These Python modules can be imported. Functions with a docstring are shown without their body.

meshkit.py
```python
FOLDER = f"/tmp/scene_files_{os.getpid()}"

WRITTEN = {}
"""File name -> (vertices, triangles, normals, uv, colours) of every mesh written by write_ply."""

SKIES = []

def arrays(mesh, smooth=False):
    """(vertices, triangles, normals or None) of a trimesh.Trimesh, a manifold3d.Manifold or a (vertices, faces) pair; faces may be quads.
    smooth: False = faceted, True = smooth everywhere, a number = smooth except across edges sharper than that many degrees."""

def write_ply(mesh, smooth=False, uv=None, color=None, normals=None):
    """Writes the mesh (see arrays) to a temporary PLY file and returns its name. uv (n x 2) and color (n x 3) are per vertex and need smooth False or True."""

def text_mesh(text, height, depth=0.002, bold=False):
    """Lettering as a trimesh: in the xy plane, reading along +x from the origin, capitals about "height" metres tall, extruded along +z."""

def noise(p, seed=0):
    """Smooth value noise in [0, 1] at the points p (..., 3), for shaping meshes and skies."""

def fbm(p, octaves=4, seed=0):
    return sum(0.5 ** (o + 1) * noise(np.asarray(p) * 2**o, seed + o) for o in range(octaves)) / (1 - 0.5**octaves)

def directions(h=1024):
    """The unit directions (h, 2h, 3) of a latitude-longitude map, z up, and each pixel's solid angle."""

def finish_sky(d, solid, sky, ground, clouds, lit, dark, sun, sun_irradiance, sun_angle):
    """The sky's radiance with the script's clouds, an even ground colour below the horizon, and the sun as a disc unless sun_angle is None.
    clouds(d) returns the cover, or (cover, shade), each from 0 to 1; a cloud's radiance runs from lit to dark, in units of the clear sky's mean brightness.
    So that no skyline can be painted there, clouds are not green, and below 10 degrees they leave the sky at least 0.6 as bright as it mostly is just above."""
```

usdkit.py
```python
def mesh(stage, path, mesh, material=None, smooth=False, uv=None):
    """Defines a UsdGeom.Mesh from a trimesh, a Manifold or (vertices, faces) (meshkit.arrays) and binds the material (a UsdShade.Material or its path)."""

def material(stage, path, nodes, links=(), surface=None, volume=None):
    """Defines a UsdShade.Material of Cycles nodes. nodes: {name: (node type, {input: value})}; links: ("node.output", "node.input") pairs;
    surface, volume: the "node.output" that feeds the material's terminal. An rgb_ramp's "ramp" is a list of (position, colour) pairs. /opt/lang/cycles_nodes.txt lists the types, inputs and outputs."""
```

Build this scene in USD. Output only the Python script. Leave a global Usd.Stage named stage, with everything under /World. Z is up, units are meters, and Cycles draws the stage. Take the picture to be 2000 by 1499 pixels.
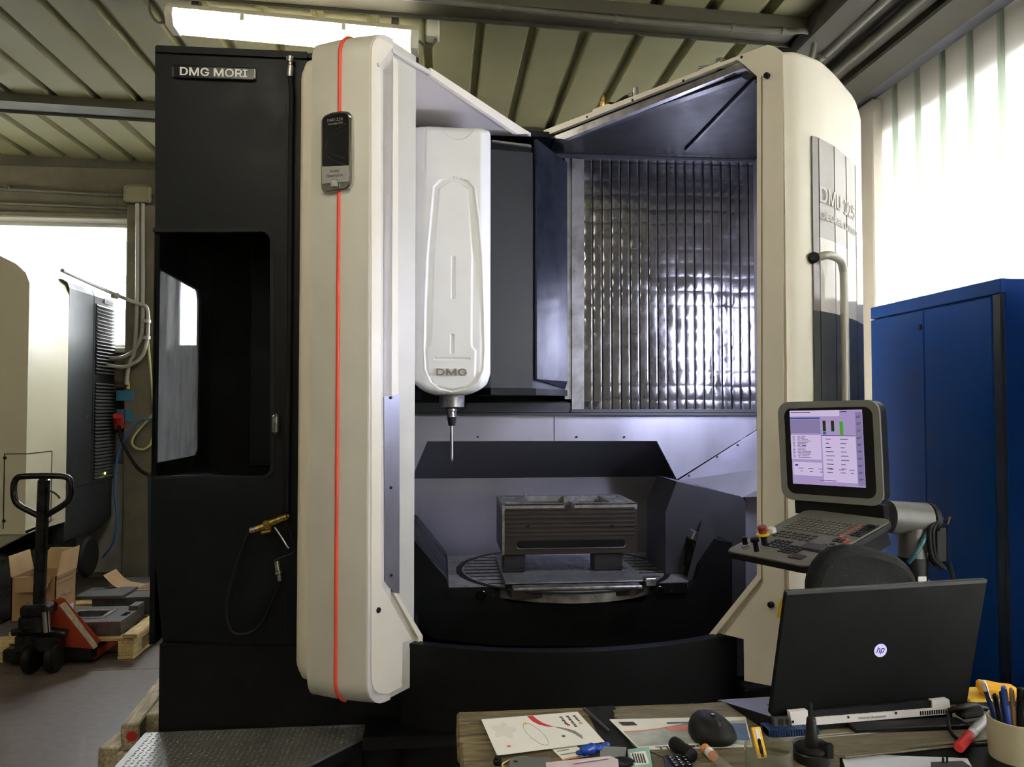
import math, random
import numpy as np, trimesh, usdkit, meshkit
from pxr import Usd, UsdGeom, UsdLux, Gf, Sdf, UsdShade
from shapely.geometry import Polygon, Point, LineString, box as sbox
from shapely import affinity
from shapely.ops import unary_union
random.seed(7); RNG = np.random.default_rng(7)
stage = Usd.Stage.CreateInMemory()
UsdGeom.SetStageUpAxis(stage, UsdGeom.Tokens.z); UsdGeom.SetStageMetersPerUnit(stage, 1.0)
UsdGeom.Xform.Define(stage, '/World'); UsdGeom.Scope.Define(stage, '/World/Looks')

# ------------------------------------------------------------------ camera
F, CX, CY = 1500.0, 1000.0, 749.5
YAW, PIT = math.atan(140 / F), math.atan(45.5 / F)
CAM = np.array([0, 0, 1.6])
FW = np.array([math.sin(YAW) * math.cos(PIT), math.cos(YAW) * math.cos(PIT), math.sin(PIT)])
RT = np.array([math.cos(YAW), -math.sin(YAW), 0.0]); UP = np.cross(RT, FW)
cam = UsdGeom.Camera.Define(stage, '/World/camera')
cam.CreateHorizontalApertureAttr(36.0); cam.CreateVerticalApertureAttr(36.0 * 1499 / 2000)
cam.CreateFocalLengthAttr(36.0 * F / 2000); cam.CreateClippingRangeAttr(Gf.Vec2f(0.05, 200))
m4 = Gf.Matrix4d(*RT, 0, *UP, 0, *(-FW), 0, *CAM, 1)
cam.AddTransformOp().Set(m4)
EXPO = 1.0
cam.CreateExposureAttr(EXPO)

# ------------------------------------------------------------------ daylight
SKY = 6.0
dome = UsdLux.DomeLight.Define(stage, '/World/sky')
dome.CreateIntensityAttr(SKY); dome.CreateColorAttr(Gf.Vec3f(0.95, 0.97, 1.0))

def ray(x, y): return FW + RT * (x - CX) / F - UP * (y - CY) / F
def PY(x, y, Y): r = ray(x, y); return CAM + r * (Y / r[1])
def PX(x, y, X): r = ray(x, y); return CAM + r * (X / r[0])
def PZ(x, y, Z): r = ray(x, y); return CAM + r * ((Z - CAM[2]) / r[2])
def PV(x, y, A, n):
    """the point of the vertical plane through A (plan) with plan normal n that lies along the sight line"""
    r = ray(x, y); n = np.array([n[0], n[1], 0.0]); A = np.array([A[0], A[1], 0.0])
    return CAM + r * (((A - CAM) @ n) / (r @ n))

# ------------------------------------------------------------------ materials
def lin(c):
    c = np.array(c, float) / 255
    return tuple(np.where(c <= .04045, c / 12.92, ((c + .055) / 1.055) ** 2.4))
MATS = {}
def mat(name, color, rough=.5, metal=0., var=0., scale=8., bump=0., bscale=60., spec=.5, coat=0., streak=None, emis=None, estr=0.):
    """principled material; var: brightness variation by noise; streak: scale triple for stretched noise"""
    c = np.array(lin(color))
    n = {'p': ('principled_bsdf', {'base_color': tuple(c), 'roughness': rough, 'metallic': metal, 'specular_ior_level': spec, 'coat_weight': coat})}
    links = []
    if emis is not None:
        n['p'][1]['emission_color'] = lin(emis); n['p'][1]['emission_strength'] = estr
    if var or bump:
        n['g'] = ('geometry', {})
        n['mp'] = ('mapping', {'scale': streak or (1, 1, 1)})
        links += [('g.position', 'mp.vector')]
    if var:
        n['nz'] = ('noise_texture', {'scale': scale, 'detail': 5., 'roughness': .6})
        n['rp'] = ('rgb_ramp', {'ramp': [(.3, tuple(np.clip(c * (1 - var), 0, 1))), (.7, tuple(np.clip(c * (1 + var), 0, 1)))]})
        n['rr'] = ('map_range', {'from_min': .3, 'from_max': .7, 'to_min': max(rough - .08, .02), 'to_max': min(rough + .1, 1.), 'clamp': True})
        links += [('mp.vector', 'nz.vector'), ('nz.fac', 'rp.fac'), ('rp.color', 'p.base_color'), ('nz.fac', 'rr.value'), ('rr.result', 'p.roughness')]
    if bump:
        n['nb'] = ('noise_texture', {'scale': bscale, 'detail': 4.})
        n['b'] = ('bump', {'strength': bump, 'distance': .01})
        links += [('mp.vector', 'nb.vector'), ('nb.fac', 'b.height'), ('b.normal', 'p.normal')]
    MATS[name] = usdkit.material(stage, '/World/Looks/' + name, n, links, surface='p.BSDF')
    return MATS[name]
def emat(name, color, strength):
    MATS[name] = usdkit.material(stage, '/World/Looks/' + name, {'e': ('emission', {'color': lin(color), 'strength': strength})}, [], surface='e.emission')
def wood(name, a, b, stretch, scale=14., rough=.75, bump=.4):
    n = {'g': ('geometry', {}), 'mp': ('mapping', {'scale': stretch}), 'nz': ('noise_texture', {'scale': scale, 'detail': 8., 'roughness': .65, 'distortion': .6}),
         'n2': ('noise_texture', {'scale': 5., 'detail': 4.}), 'rp': ('rgb_ramp', {'ramp': [(.32, lin(a)), (.68, lin(b))]}),
         'mx': ('mix', {'mix_type': 'multiply', 'fac': .6}), 'r2': ('rgb_ramp', {'ramp': [(.35, (.45, .43, .4)), (.6, (1, 1, 1))]}),
         'b': ('bump', {'strength': bump, 'distance': .006}), 'p': ('principled_bsdf', {'roughness': rough})}
    l = [('g.position', 'mp.vector'), ('mp.vector', 'nz.vector'), ('g.position', 'n2.vector'), ('nz.fac', 'rp.fac'), ('n2.fac', 'r2.fac'), ('rp.color', 'mx.color1'), ('r2.color', 'mx.color2'),
         ('mx.color', 'p.base_color'), ('nz.fac', 'b.height'), ('b.normal', 'p.normal')]
    MATS[name] = usdkit.material(stage, '/World/Looks/' + name, n, l, surface='p.BSDF')
def pane(name, tint=(.9, .92, .92), haze=0., hazecol=(.5, .5, .52), gloss=.03):
    n = {'t': ('transparent_bsdf', {'color': tint}), 'gl': ('glossy_bsdf', {'color': (1, 1, 1), 'roughness': .02}), 'lw': ('layer_weight', {'blend': .5}),
         'pw': ('math', {'math_type': 'power', 'value2': 5.}), 'ma': ('math', {'math_type': 'multiply_add', 'value2': .9, 'value3': gloss}), 'm': ('mix_closure', {})}
    l = [('lw.facing', 'pw.value1'), ('pw.value', 'ma.value1'), ('ma.value', 'm.fac'), ('t.BSDF', 'm.closure1'), ('gl.BSDF', 'm.closure2')]
    out = 'm.closure'
    if haze:
        n.update({'d': ('diffuse_bsdf', {'color': hazecol}), 'tr': ('translucent_bsdf', {'color': hazecol}), 'ad': ('mix_closure', {'fac': .5}), 'm2': ('mix_closure', {}),
                  'g': ('geometry', {}), 'mp': ('mapping', {'scale': (1, 3, .8)}), 'nz': ('noise_texture', {'scale': 5., 'detail': 6., 'roughness': .7}),
                  'mr': ('map_range', {'from_min': .3, 'from_max': .75, 'to_min': haze * .45, 'to_max': min(haze * 1.5, 1.), 'clamp': True})})
        l += [('d.BSDF', 'ad.closure1'), ('tr.BSDF', 'ad.closure2'), ('g.position', 'mp.vector'), ('mp.vector', 'nz.vector'), ('nz.fac', 'mr.value'), ('mr.result', 'm2.fac'), (out, 'm2.closure1'), ('ad.closure', 'm2.closure2')]
        out = 'm2.closure'
    MATS[name] = usdkit.material(stage, '/World/Looks/' + name, n, l, surface=out)

mat('yard_asphalt', (92, 92, 90), .9)
mat('cream', (234, 226, 208), .42, var=.03, scale=3)
mat('jamb_white', (214, 207, 202), .45, var=.03, scale=3)
mat('silver_paint', (206, 202, 190), .45, metal=.05, var=.03, scale=6)
mat('anthracite', (11, 14, 17), .42, var=.05, scale=4, spec=.22)
mat('anthracite_low', (13, 14, 16), .45, var=.1, scale=4, spec=.22)
mat('black_body', (12, 12, 13), .5, var=.2, scale=6, spec=.22)
mat('black_gloss', (8, 8, 9), .22, spec=.35)
mat('navy', (22, 25, 34), .3, var=.15, scale=5)
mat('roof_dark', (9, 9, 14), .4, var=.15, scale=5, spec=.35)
mat('carriage', (34, 36, 39), .42, var=.1, scale=6)
mat('spindle_white', (233, 232, 226), .35, var=.02, scale=4)
mat('steel_sheet', (166, 164, 174), .42, metal=.7, var=.10, scale=3, streak=(1, 1, .25))
mat('steel_frame', (150, 148, 152), .32, metal=.85, var=.12, scale=6)
mat('steel_slat', (138, 136, 138), .13, metal=.95, var=.10, scale=8)
mat('dark_sheet', (112, 112, 122), .45, metal=.05, var=.12, scale=4, streak=(3, 1, .5))  # darker than steel_sheet; the recess plate carries its shade in this grey
mat('housing_gray', (50, 50, 53), .5, var=.12, scale=4)
mat('table_iron', (158, 155, 150), .3, metal=.65, var=.14, scale=14, bump=.1)
mat('plate_iron', (104, 103, 101), .4, metal=.4, var=.2, scale=14, bump=.15)
mat('block_steel', (56, 49, 44), .38, metal=.4, var=.14, scale=16, streak=(.06, 1, 14))
mat('chrome', (205, 205, 205), .12, metal=1.)
mat('brushed', (170, 168, 165), .3, metal=.9, var=.1, scale=20)
mat('brass', (176, 150, 84), .28, metal=1., var=.1, scale=40)
mat('rubber', (12, 12, 13), .55, spec=.3)
mat('plastic_black', (17, 17, 18), .5, spec=.3)
mat('plastic_mid', (62, 62, 60), .5)
mat('bolt', (52, 50, 50), .4, metal=.6)
mat('red_line', (238, 84, 62), .4)
mat('white_print', (222, 222, 216), .5)
mat('gray_print', (150, 148, 146), .4, metal=.3)
mat('gray_glass', (142, 134, 126), .28, spec=.5)
mat('strip_glass', (118, 111, 104), .12, spec=.6)
mat('white_glass', (206, 198, 188), .1, spec=.6)
mat('smoke_glass', (66, 66, 64), .22, spec=.6)
mat('cover_letter', (206, 198, 188), .6)
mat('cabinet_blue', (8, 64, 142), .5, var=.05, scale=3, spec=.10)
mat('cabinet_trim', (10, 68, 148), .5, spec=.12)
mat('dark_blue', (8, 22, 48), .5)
mat('concrete_beam', (112, 106, 90), .85, var=.18, scale=5, bump=.2)
mat('wall_concrete', (128, 122, 106), .9, var=.15, scale=4, bump=.25)
mat('wall_white', (178, 176, 170), .85, var=.08, scale=2)
mat('roof_panel', (150, 146, 110), .7, var=.08, scale=2.5)
mat('roof_beam', (84, 80, 64), .6, var=.15, scale=4)
mat('roof_dark_beam', (62, 57, 46), .7, var=.25, scale=3)
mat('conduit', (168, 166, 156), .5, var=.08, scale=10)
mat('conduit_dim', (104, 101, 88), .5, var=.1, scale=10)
mat('box_gray', (140, 136, 110), .6)
mat('column_paint', (224, 214, 200), .6)
mat('machine_cream', (196, 190, 164), .45, var=.03, scale=2)
mat('machine_dark', (40, 43, 45), .45, var=.06, scale=3)
mat('slat_gray', (92, 95, 96), .4)
mat('tray_black', (16, 16, 17), .32, var=.1, scale=5)
mat('orange_red', (168, 62, 38), .5, var=.15, scale=12)
mat('sticker', (196, 186, 160), .6, var=.3, scale=40)
mat('jack_black', (11, 11, 11), .32, var=.2, scale=20)
mat('mold_top', (150, 148, 144), .33, metal=.6, var=.12, scale=20)
mat('mold_steel', (96, 95, 96), .4, metal=.6, var=.3, scale=14)
mat('cardboard', (158, 128, 92), .85, var=.12, scale=9)
mat('cardboard_in', (186, 158, 116), .85, var=.1, scale=9)
mat('cardboard_print', (120, 96, 72), .8)
mat('dark_teal', (16, 44, 46), .6)
mat('teal', (36, 92, 104), .5)
mat('socket_blue', (58, 122, 158), .5)
mat('red_plug', (178, 50, 42), .5)
mat('cable_blue', (46, 98, 160), .5)
mat('hose_yellow', (190, 188, 128), .45)
mat('paper', (242, 239, 236), .7, var=.02, scale=30)
mat('faint_print', (232, 228, 221), .7)
mat('paper_cool', (206, 208, 220), .7)
mat('red_ink', (206, 46, 46), .6)
mat('green_ink', (40, 120, 70), .6)
mat('yellow_ink', (232, 190, 60), .6)
mat('salmon_ink', (232, 140, 124), .6)
mat('gray_ink', (140, 136, 132), .6)
mat('dark_ink', (62, 54, 52), .6)
mat('brochure_pic', (172, 176, 172), .5, var=.3, scale=26)
mat('blue_ink', (92, 112, 146), .6, var=.35, scale=30)
mat('orange_ink', (232, 150, 90), .6)
mat('blue_plastic', (28, 72, 176), .25)
mat('tape_gray', (122, 124, 128), .5)
mat('pink_plastic', (216, 200, 204), .35)
mat('purple_ink', (150, 96, 150), .5)
mat('teal_label', (150, 186, 176), .4)
mat('tag_gray', (106, 108, 104), .55, var=.1, scale=30)
mat('twine', (206, 186, 130), .8)
mat('yellow_plastic', (240, 184, 40), .4)
mat('sponge', (246, 178, 44), .8, var=.1, scale=60)
mat('cup', (196, 188, 160), .5, var=.04, scale=10)
mat('cup_blue', (24, 50, 96), .5)
mat('pen_blue', (60, 90, 180), .3)
mat('marker_gray', (168, 170, 174), .4)
mat('lamp_body', (214, 210, 186), .5)
mat('mouse', (21, 21, 22), .55, spec=.3)
mat('laptop_black', (10, 10, 11), .5, var=.06, scale=20, spec=.18)
mat('laptop_base', (84, 84, 96), .4, metal=.4)
mat('laptop_bar', (248, 242, 244), .4)
mat('chair_fabric', (36, 36, 37), .75, var=.12, scale=30, bump=.3, bscale=300, spec=.2)
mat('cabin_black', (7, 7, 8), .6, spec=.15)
mat('arm_gray', (112, 111, 108), .4, metal=.3, var=.1, scale=10)
mat('handle_gray', (186, 182, 170), .35, metal=.3)
mat('key_gray', (112, 110, 98), .5)
mat('key_panel', (108, 107, 98), .5, var=.05, scale=20)
mat('key_dark', (28, 28, 28), .4)
mat('key_orange', (190, 92, 52), .5)
mat('yellow_ring', (226, 196, 40), .5)
mat('red_button', (140, 52, 38), .45)
mat('bezel_gray', (128, 128, 124), .45)
mat('tool_dark', (40, 40, 41), .4, metal=.3, var=.15, scale=40)
mat('tread_plate', (112, 112, 108), .38, metal=.35, var=.2, scale=5)
wood('bench_wood', (72, 62, 42), (152, 136, 98), (1.2, 9, 9), 8)
wood('tray_wood', (88, 80, 62), (142, 132, 108), (1, 12, 12), 10, rough=.6)
wood('pallet_wood', (176, 150, 96), (226, 202, 148), (9, 1.2, 9), 8)
wood('timber_wood', (140, 126, 98), (228, 216, 186), (9, 1.2, 9), 9)
emat('tube_light', (255, 246, 222), 12.)
emat('machine_light', (216, 222, 255), 78.)
emat('screen_light', (186, 166, 216), .36)
emat('screen_pale', (214, 196, 232), .42)
emat('screen_dim', (164, 150, 200), .3)
emat('screen_text', (110, 96, 160), .13)
emat('screen_blue', (70, 110, 190), .25)
emat('screen_green', (96, 200, 60), .28)
emat('screen_darkgreen', (50, 110, 50), .15)
emat('screen_red', (120, 60, 44), .15)
emat('logo_light', (196, 190, 255), .6)
emat('led', (230, 220, 90), 3.)
pane('window_glass', (.96, .97, .97))
pane('front_glass', (.86, .87, .88), gloss=.004)
pane('hazy_glass', (.8, .82, .84), haze=.6, hazecol=(.80, .81, .88))
pane('clear_plastic', (.86, .86, .80), haze=.10, hazecol=(.7, .7, .62))
pane('clear_vial', (.9, .9, .88), haze=.3, hazecol=(.7, .7, .68))
# floor
usdkit.material(stage, '/World/Looks/floor_concrete', {
    'g': ('geometry', {}), 'n1': ('noise_texture', {'scale': 1.3, 'detail': 8., 'roughness': .65}), 'n2': ('noise_texture', {'scale': 22., 'detail': 6.}),
    'r1': ('rgb_ramp', {'ramp': [(.3, lin((74, 64, 60))), (.72, lin((114, 101, 93)))]}), 'r2': ('rgb_ramp', {'ramp': [(.3, (.72, .7, .7)), (.6, (1, 1, 1))]}),
    'm': ('mix', {'mix_type': 'multiply', 'fac': .7}), 'mr': ('map_range', {'from_min': .3, 'from_max': .7, 'to_min': .35, 'to_max': .65, 'clamp': True}),
    'b': ('bump', {'strength': .15, 'distance': .01}), 'p': ('principled_bsdf', {})},
    [('g.position', 'n1.vector'), ('g.position', 'n2.vector'), ('n1.fac', 'r1.fac'), ('n2.fac', 'r2.fac'), ('r1.color', 'm.color1'), ('r2.color', 'm.color2'), ('m.color', 'p.base_color'),
     ('n1.fac', 'mr.value'), ('mr.result', 'p.roughness'), ('n2.fac', 'b.height'), ('b.normal', 'p.normal')], surface='p.BSDF')
MATS['floor_concrete'] = UsdShade.Material.Get(stage, '/World/Looks/floor_concrete')
# translucent wall sheets: daylight outside shines through
def sheet(name, col, tr):
    MATS[name] = usdkit.material(stage, '/World/Looks/' + name, {'d': ('diffuse_bsdf', {'color': col}), 't': ('translucent_bsdf', {'color': tr}), 'm': ('mix_closure', {'fac': .45})},
        [('d.BSDF', 'm.closure1'), ('t.BSDF', 'm.closure2')], surface='m.closure')
sheet('translucent_white', (.74, .70, .65), (.95, .95, .94))
sheet('translucent_green', (.46, .50, .42), (.70, .76, .68))

# ------------------------------------------------------------------ scene graph helpers
NAMES = {}
def numbered(parent, name):
    k = (parent, name); NAMES[k] = NAMES.get(k, -1) + 1
    return name if NAMES[k] == 0 else f'{name}_{NAMES[k]:03d}'
class Node:
    def __init__(s, path, base, prim): s.path, s.base, s.prim = path, base, prim
def setd(prim, label=None, cat=None, group=None, kind=None):
    for k, v in (('label', label), ('category', cat), ('group', group), ('kind', kind)):
        if v: prim.SetCustomDataByKey(k, v)
def thing(name, label, cat, base=(0, 0, 0), group=None, kind=None):
    p = '/World/' + numbered('', name); x = UsdGeom.Xform.Define(stage, p)
    x.AddTranslateOp().Set(Gf.Vec3d(*map(float, base)))
    setd(x.GetPrim(), label, cat, group, kind)
    return Node(p, np.array(base, float), x.GetPrim())
def struct(name):
    p = '/World/' + numbered('', name); x = UsdGeom.Xform.Define(stage, p); setd(x.GetPrim(), kind='structure')
    return Node(p, np.zeros(3), x.GetPrim())
def part(t, name, mesh, m, smooth=35, label=None, kind=None):
    v, f = (mesh.vertices, mesh.faces) if hasattr(mesh, 'vertices') else mesh
    p = t.path + '/' + numbered(t.path, name)
    pr = usdkit.mesh(stage, p, (np.asarray(v) - t.base, f), MATS[m], smooth=smooth).GetPrim()
    setd(pr, label, kind=kind)
    return Node(p, t.base, pr)
def solo(name, mesh, m, label, cat, group=None, kind=None, smooth=35):
    """a thing of one mesh"""
    b = np.array([mesh.bounds[:, 0].mean(), mesh.bounds[:, 1].mean(), mesh.bounds[0, 2]])
    p = '/World/' + numbered('', name)
    pr = usdkit.mesh(stage, p, (np.asarray(mesh.vertices) - b, mesh.faces), MATS[m], smooth=smooth)
    pr.AddTranslateOp().Set(Gf.Vec3d(*map(float, b)))
    setd(pr.GetPrim(), label, cat, group, kind)
    return Node(p, b, pr.GetPrim())

# ------------------------------------------------------------------ mesh helpers
def J(*ms):
    ms = [x for m in ms for x in (m if isinstance(m, (list, tuple)) else [m])]
    return trimesh.util.concatenate(ms)
def hull(pts): return trimesh.Trimesh(np.asarray(pts, float)).convex_hull if False else trimesh.convex.convex_hull(np.asarray(pts, float))
def frame_box(c, U, V, W, su, sv, sw, b=0.):
    """box centred at c with unit axes U V W, full sizes, chamfer b"""
    c, U, V, W = map(lambda a: np.asarray(a, float), (c, U, V, W)); h = np.array([su, sv, sw]) / 2
    if b <= 0:
        q = [(i * h[0], j * h[1], k * h[2]) for i in (-1, 1) for j in (-1, 1) for k in (-1, 1)]
    else:
        b = min(b, h.min() * .95); q = []
        for i in (-1, 1):
            for j in (-1, 1):
                for k in (-1, 1):
                    q += [(i * h[0], j * (h[1] - b), k * (h[2] - b)), (i * (h[0] - b), j * h[1], k * (h[2] - b)), (i * (h[0] - b), j * (h[1] - b), k * h[2])]
    return hull([c + x * U + y * V + z * W for x, y, z in q])
def bx(x0, x1, y0, y1, z0, z1, b=0.):
    return frame_box(((x0 + x1) / 2, (y0 + y1) / 2, (z0 + z1) / 2), (1, 0, 0), (0, 1, 0), (0, 0, 1), abs(x1 - x0), abs(y1 - y0), abs(z1 - z0), b)
def prism(poly, o, U, V, W, d):
    """2-D polygon (shapely or points) in axes U V at o, extruded d along W"""
    if not hasattr(poly, 'geom_type'): poly = Polygon(poly)
    if not poly.is_valid: poly = poly.buffer(0)
    ms = []
    for g in getattr(poly, 'geoms', [poly]):
        m = trimesh.creation.extrude_polygon(g, abs(d), engine='earcut'); v = m.vertices
        o_, U_, V_, W_ = (np.asarray(a, float) for a in (o, U, V, W))
        m.vertices = o_ + np.outer(v[:, 0], U_) + np.outer(v[:, 1], V_) + np.outer(v[:, 2], W_ * np.sign(d))
        if np.linalg.det(np.stack([U_, V_, W_ * np.sign(d)])) < 0: m.invert()
        ms.append(m)
    return J(ms)
def plan(pts, z0, z1): return prism(pts, (0, 0, z0), (1, 0, 0), (0, 1, 0), (0, 0, 1), z1 - z0)
def elev(pts, Y, d):
    """polygon of points (x, z) in the plane y = Y, extruded d along +y"""
    return prism(pts, (0, Y, 0), (1, 0, 0), (0, 0, 1), (0, 1, 0), d)
def pxpoly(pts, Y): return [tuple(PY(x, y, Y)[[0, 2]]) for x, y in pts]
def pxelev(pts, Y, d, holes=()):
    g = Polygon(pxpoly(pts, Y))
    for h in holes: g = g.difference(Polygon(pxpoly(h, Y)))
    return elev(g, Y, d)
def tube(pts, r, n=10, closed=False):
    pts = np.asarray(pts, float); k = len(pts); r = np.broadcast_to(np.asarray(r, float), (k,))
    T = np.gradient(pts, axis=0); T /= np.maximum(np.linalg.norm(T, axis=1, keepdims=True), 1e-9)
    a = np.array([0, 0, 1.0]) if abs(T[0][2]) < .9 else np.array([1.0, 0, 0])
    N = np.cross(T[0], a); N /= np.linalg.norm(N); V = []
    for i in range(k):
        N = N - T[i] * (N @ T[i]); N /= max(np.linalg.norm(N), 1e-9); B = np.cross(T[i], N)
        ang = np.arange(n) * 2 * math.pi / n
        V.append(pts[i] + r[i] * (np.cos(ang)[:, None] * N + np.sin(ang)[:, None] * B))
    V = np.vstack(V); Fc = []
    for i in range(k - 1):
        for j in range(n):
            a0, a1 = i * n + j, i * n + (j + 1) % n
            Fc += [(a0, a1, a1 + n), (a0, a1 + n, a0 + n)]
    V = np.vstack([V, pts[0], pts[-1]])
    for j in range(n):
        Fc += [(len(V) - 2, (j + 1) % n, j), (len(V) - 1, (k - 1) * n + j, (k - 1) * n + (j + 1) % n)]
    return trimesh.Trimesh(V, Fc, process=False)
def smoothpath(pts, n=8):
    """Catmull-Rom through the points"""
    p = np.asarray(pts, float); q = np.vstack([2 * p[0] - p[1], p, 2 * p[-1] - p[-2]]); out = []
    for i in range(len(p) - 1):
        a, b, c, d = q[i:i + 4]
        for t in np.linspace(0, 1, n, endpoint=False):
            out.append(.5 * ((2 * b) + (-a + c) * t + (2 * a - 5 * b + 4 * c - d) * t * t + (-a + 3 * b - 3 * c + d) * t ** 3))
    return np.array(out + [p[-1]])
def bar(a, b, r, n=12): return tube([a, b], r, n)
def unit(v): v = np.asarray(v, float); return v / np.linalg.norm(v)
def lathe(prof, base, axis=(0, 0, 1), n=24):
    """profile of (radius, height) revolved about axis from base"""
    W = unit(np.array(axis, float)); a = np.array([0, 0, 1.0]) if abs(W[2]) < .9 else np.array([1.0, 0, 0])
    U = np.cross(a, W); U /= np.linalg.norm(U); V_ = np.cross(W, U); base = np.asarray(base, float)
    ang = np.arange(n) * 2 * math.pi / n; V = []; k = len(prof)
    for r, h in prof: V.append(base + h * W + r * (np.cos(ang)[:, None] * U + np.sin(ang)[:, None] * V_))
    V = np.vstack(V); Fc = []
    for i in range(k - 1):
        for j in range(n):
            a0, a1 = i * n + j, i * n + (j + 1) % n
            Fc += [(a0, a1, a1 + n), (a0, a1 + n, a0 + n)]
    V = np.vstack([V, base + prof[0][1] * W, base + prof[-1][1] * W])
    for j in range(n):
        Fc += [(len(V) - 2, (j + 1) % n, j), (len(V) - 1, (k - 1) * n + j, (k - 1) * n + (j + 1) % n)]
    return trimesh.Trimesh(V, Fc, process=False)
def disc(c, axis, r, h, n=16, b=0.):
    return lathe([(r - b, 0), (r, b), (r, h - b), (r - b, h)] if b else [(r, 0), (r, h)], c, axis, n)
def rrect(w, h, r, n=6):
    return sbox(-w / 2 + r, -h / 2 + r, w / 2 - r, h / 2 - r).buffer(r, quad_segs=n)
def gridmesh(P):
    """closed-surface helper: rows x cols x 3 points to an open sheet"""
    a, b = P.shape[:2]; idx = np.arange(a * b).reshape(a, b)
    f = np.vstack([np.stack([idx[:-1, :-1], idx[1:, :-1], idx[1:, 1:]], -1).reshape(-1, 3), np.stack([idx[:-1, :-1], idx[1:, 1:], idx[:-1, 1:]], -1).reshape(-1, 3)])
    return trimesh.Trimesh(P.reshape(-1, 3), f, process=False)
def sheet_solid(Pf, back):
    """front grid Pf (rows x cols x 3) closed with its copy moved by back"""
    a, b = Pf.shape[:2]; n = a * b; idx = np.arange(n).reshape(a, b)
    v = np.vstack([Pf.reshape(-1, 3), (Pf + np.asarray(back)).reshape(-1, 3)])
    f = [np.stack([idx[:-1, :-1], idx[1:, :-1], idx[1:, 1:]], -1).reshape(-1, 3), np.stack([idx[:-1, :-1], idx[1:, 1:], idx[:-1, 1:]], -1).reshape(-1, 3)]
    f += [np.stack([x[:, 0] + n, x[:, 2] + n, x[:, 1] + n], -1) for x in f[:2]]
    rim = np.concatenate([idx[0, :], idx[1:, -1], idx[-1, -2::-1], idx[-2:0:-1, 0]]); nx = np.roll(rim, -1)
    f += [np.stack([rim, nx, nx + n], -1), np.stack([rim, nx + n, rim + n], -1)]
    m = trimesh.Trimesh(v, np.vstack(f), process=False)
    return m
def text(s, h, o, U, V, W, depth=.0015, bold=False, width=None, center=True):
    m = meshkit.text_mesh(s, h, depth, bold); v = m.vertices.copy(); lo, hi = v.min(0), v.max(0)
    if width: v[:, 0] = (v[:, 0] - lo[0]) * width / (hi[0] - lo[0]) + lo[0]; lo, hi = v.min(0), v.max(0)
    if center: v[:, 0] -= (lo[0] + hi[0]) / 2; v[:, 1] -= (lo[1] + hi[1]) / 2
    o, U, V, W = (np.asarray(a, float) for a in (o, U, V, W))
    m.vertices = o + np.outer(v[:, 0], U) + np.outer(v[:, 1], V) + np.outer(v[:, 2], W)
    return m
def unit(v): v = np.asarray(v, float); return v / np.linalg.norm(v)
X_, Y_, Z_ = np.eye(3)

# ================================================================== THE SETTING
XL, XR, YF, YB = -6.5, 3.0, -6.0, 7.6
def cz(x): return 3.85 - .033 * x
fl = struct('floor')
part(fl, 'floor_slab', bx(XL - .2, XR + .2, YF - .2, 4.92, -.2, 0), 'floor_concrete')
part(fl, 'floor_slab', bx(XL - .2, XR + .2, 4.926, YB + .2, -.2, 0), 'floor_concrete')
part(fl, 'floor_joint', bx(XL, XR, 4.918, 4.928, -.1, -.004), 'rubber')

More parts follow.
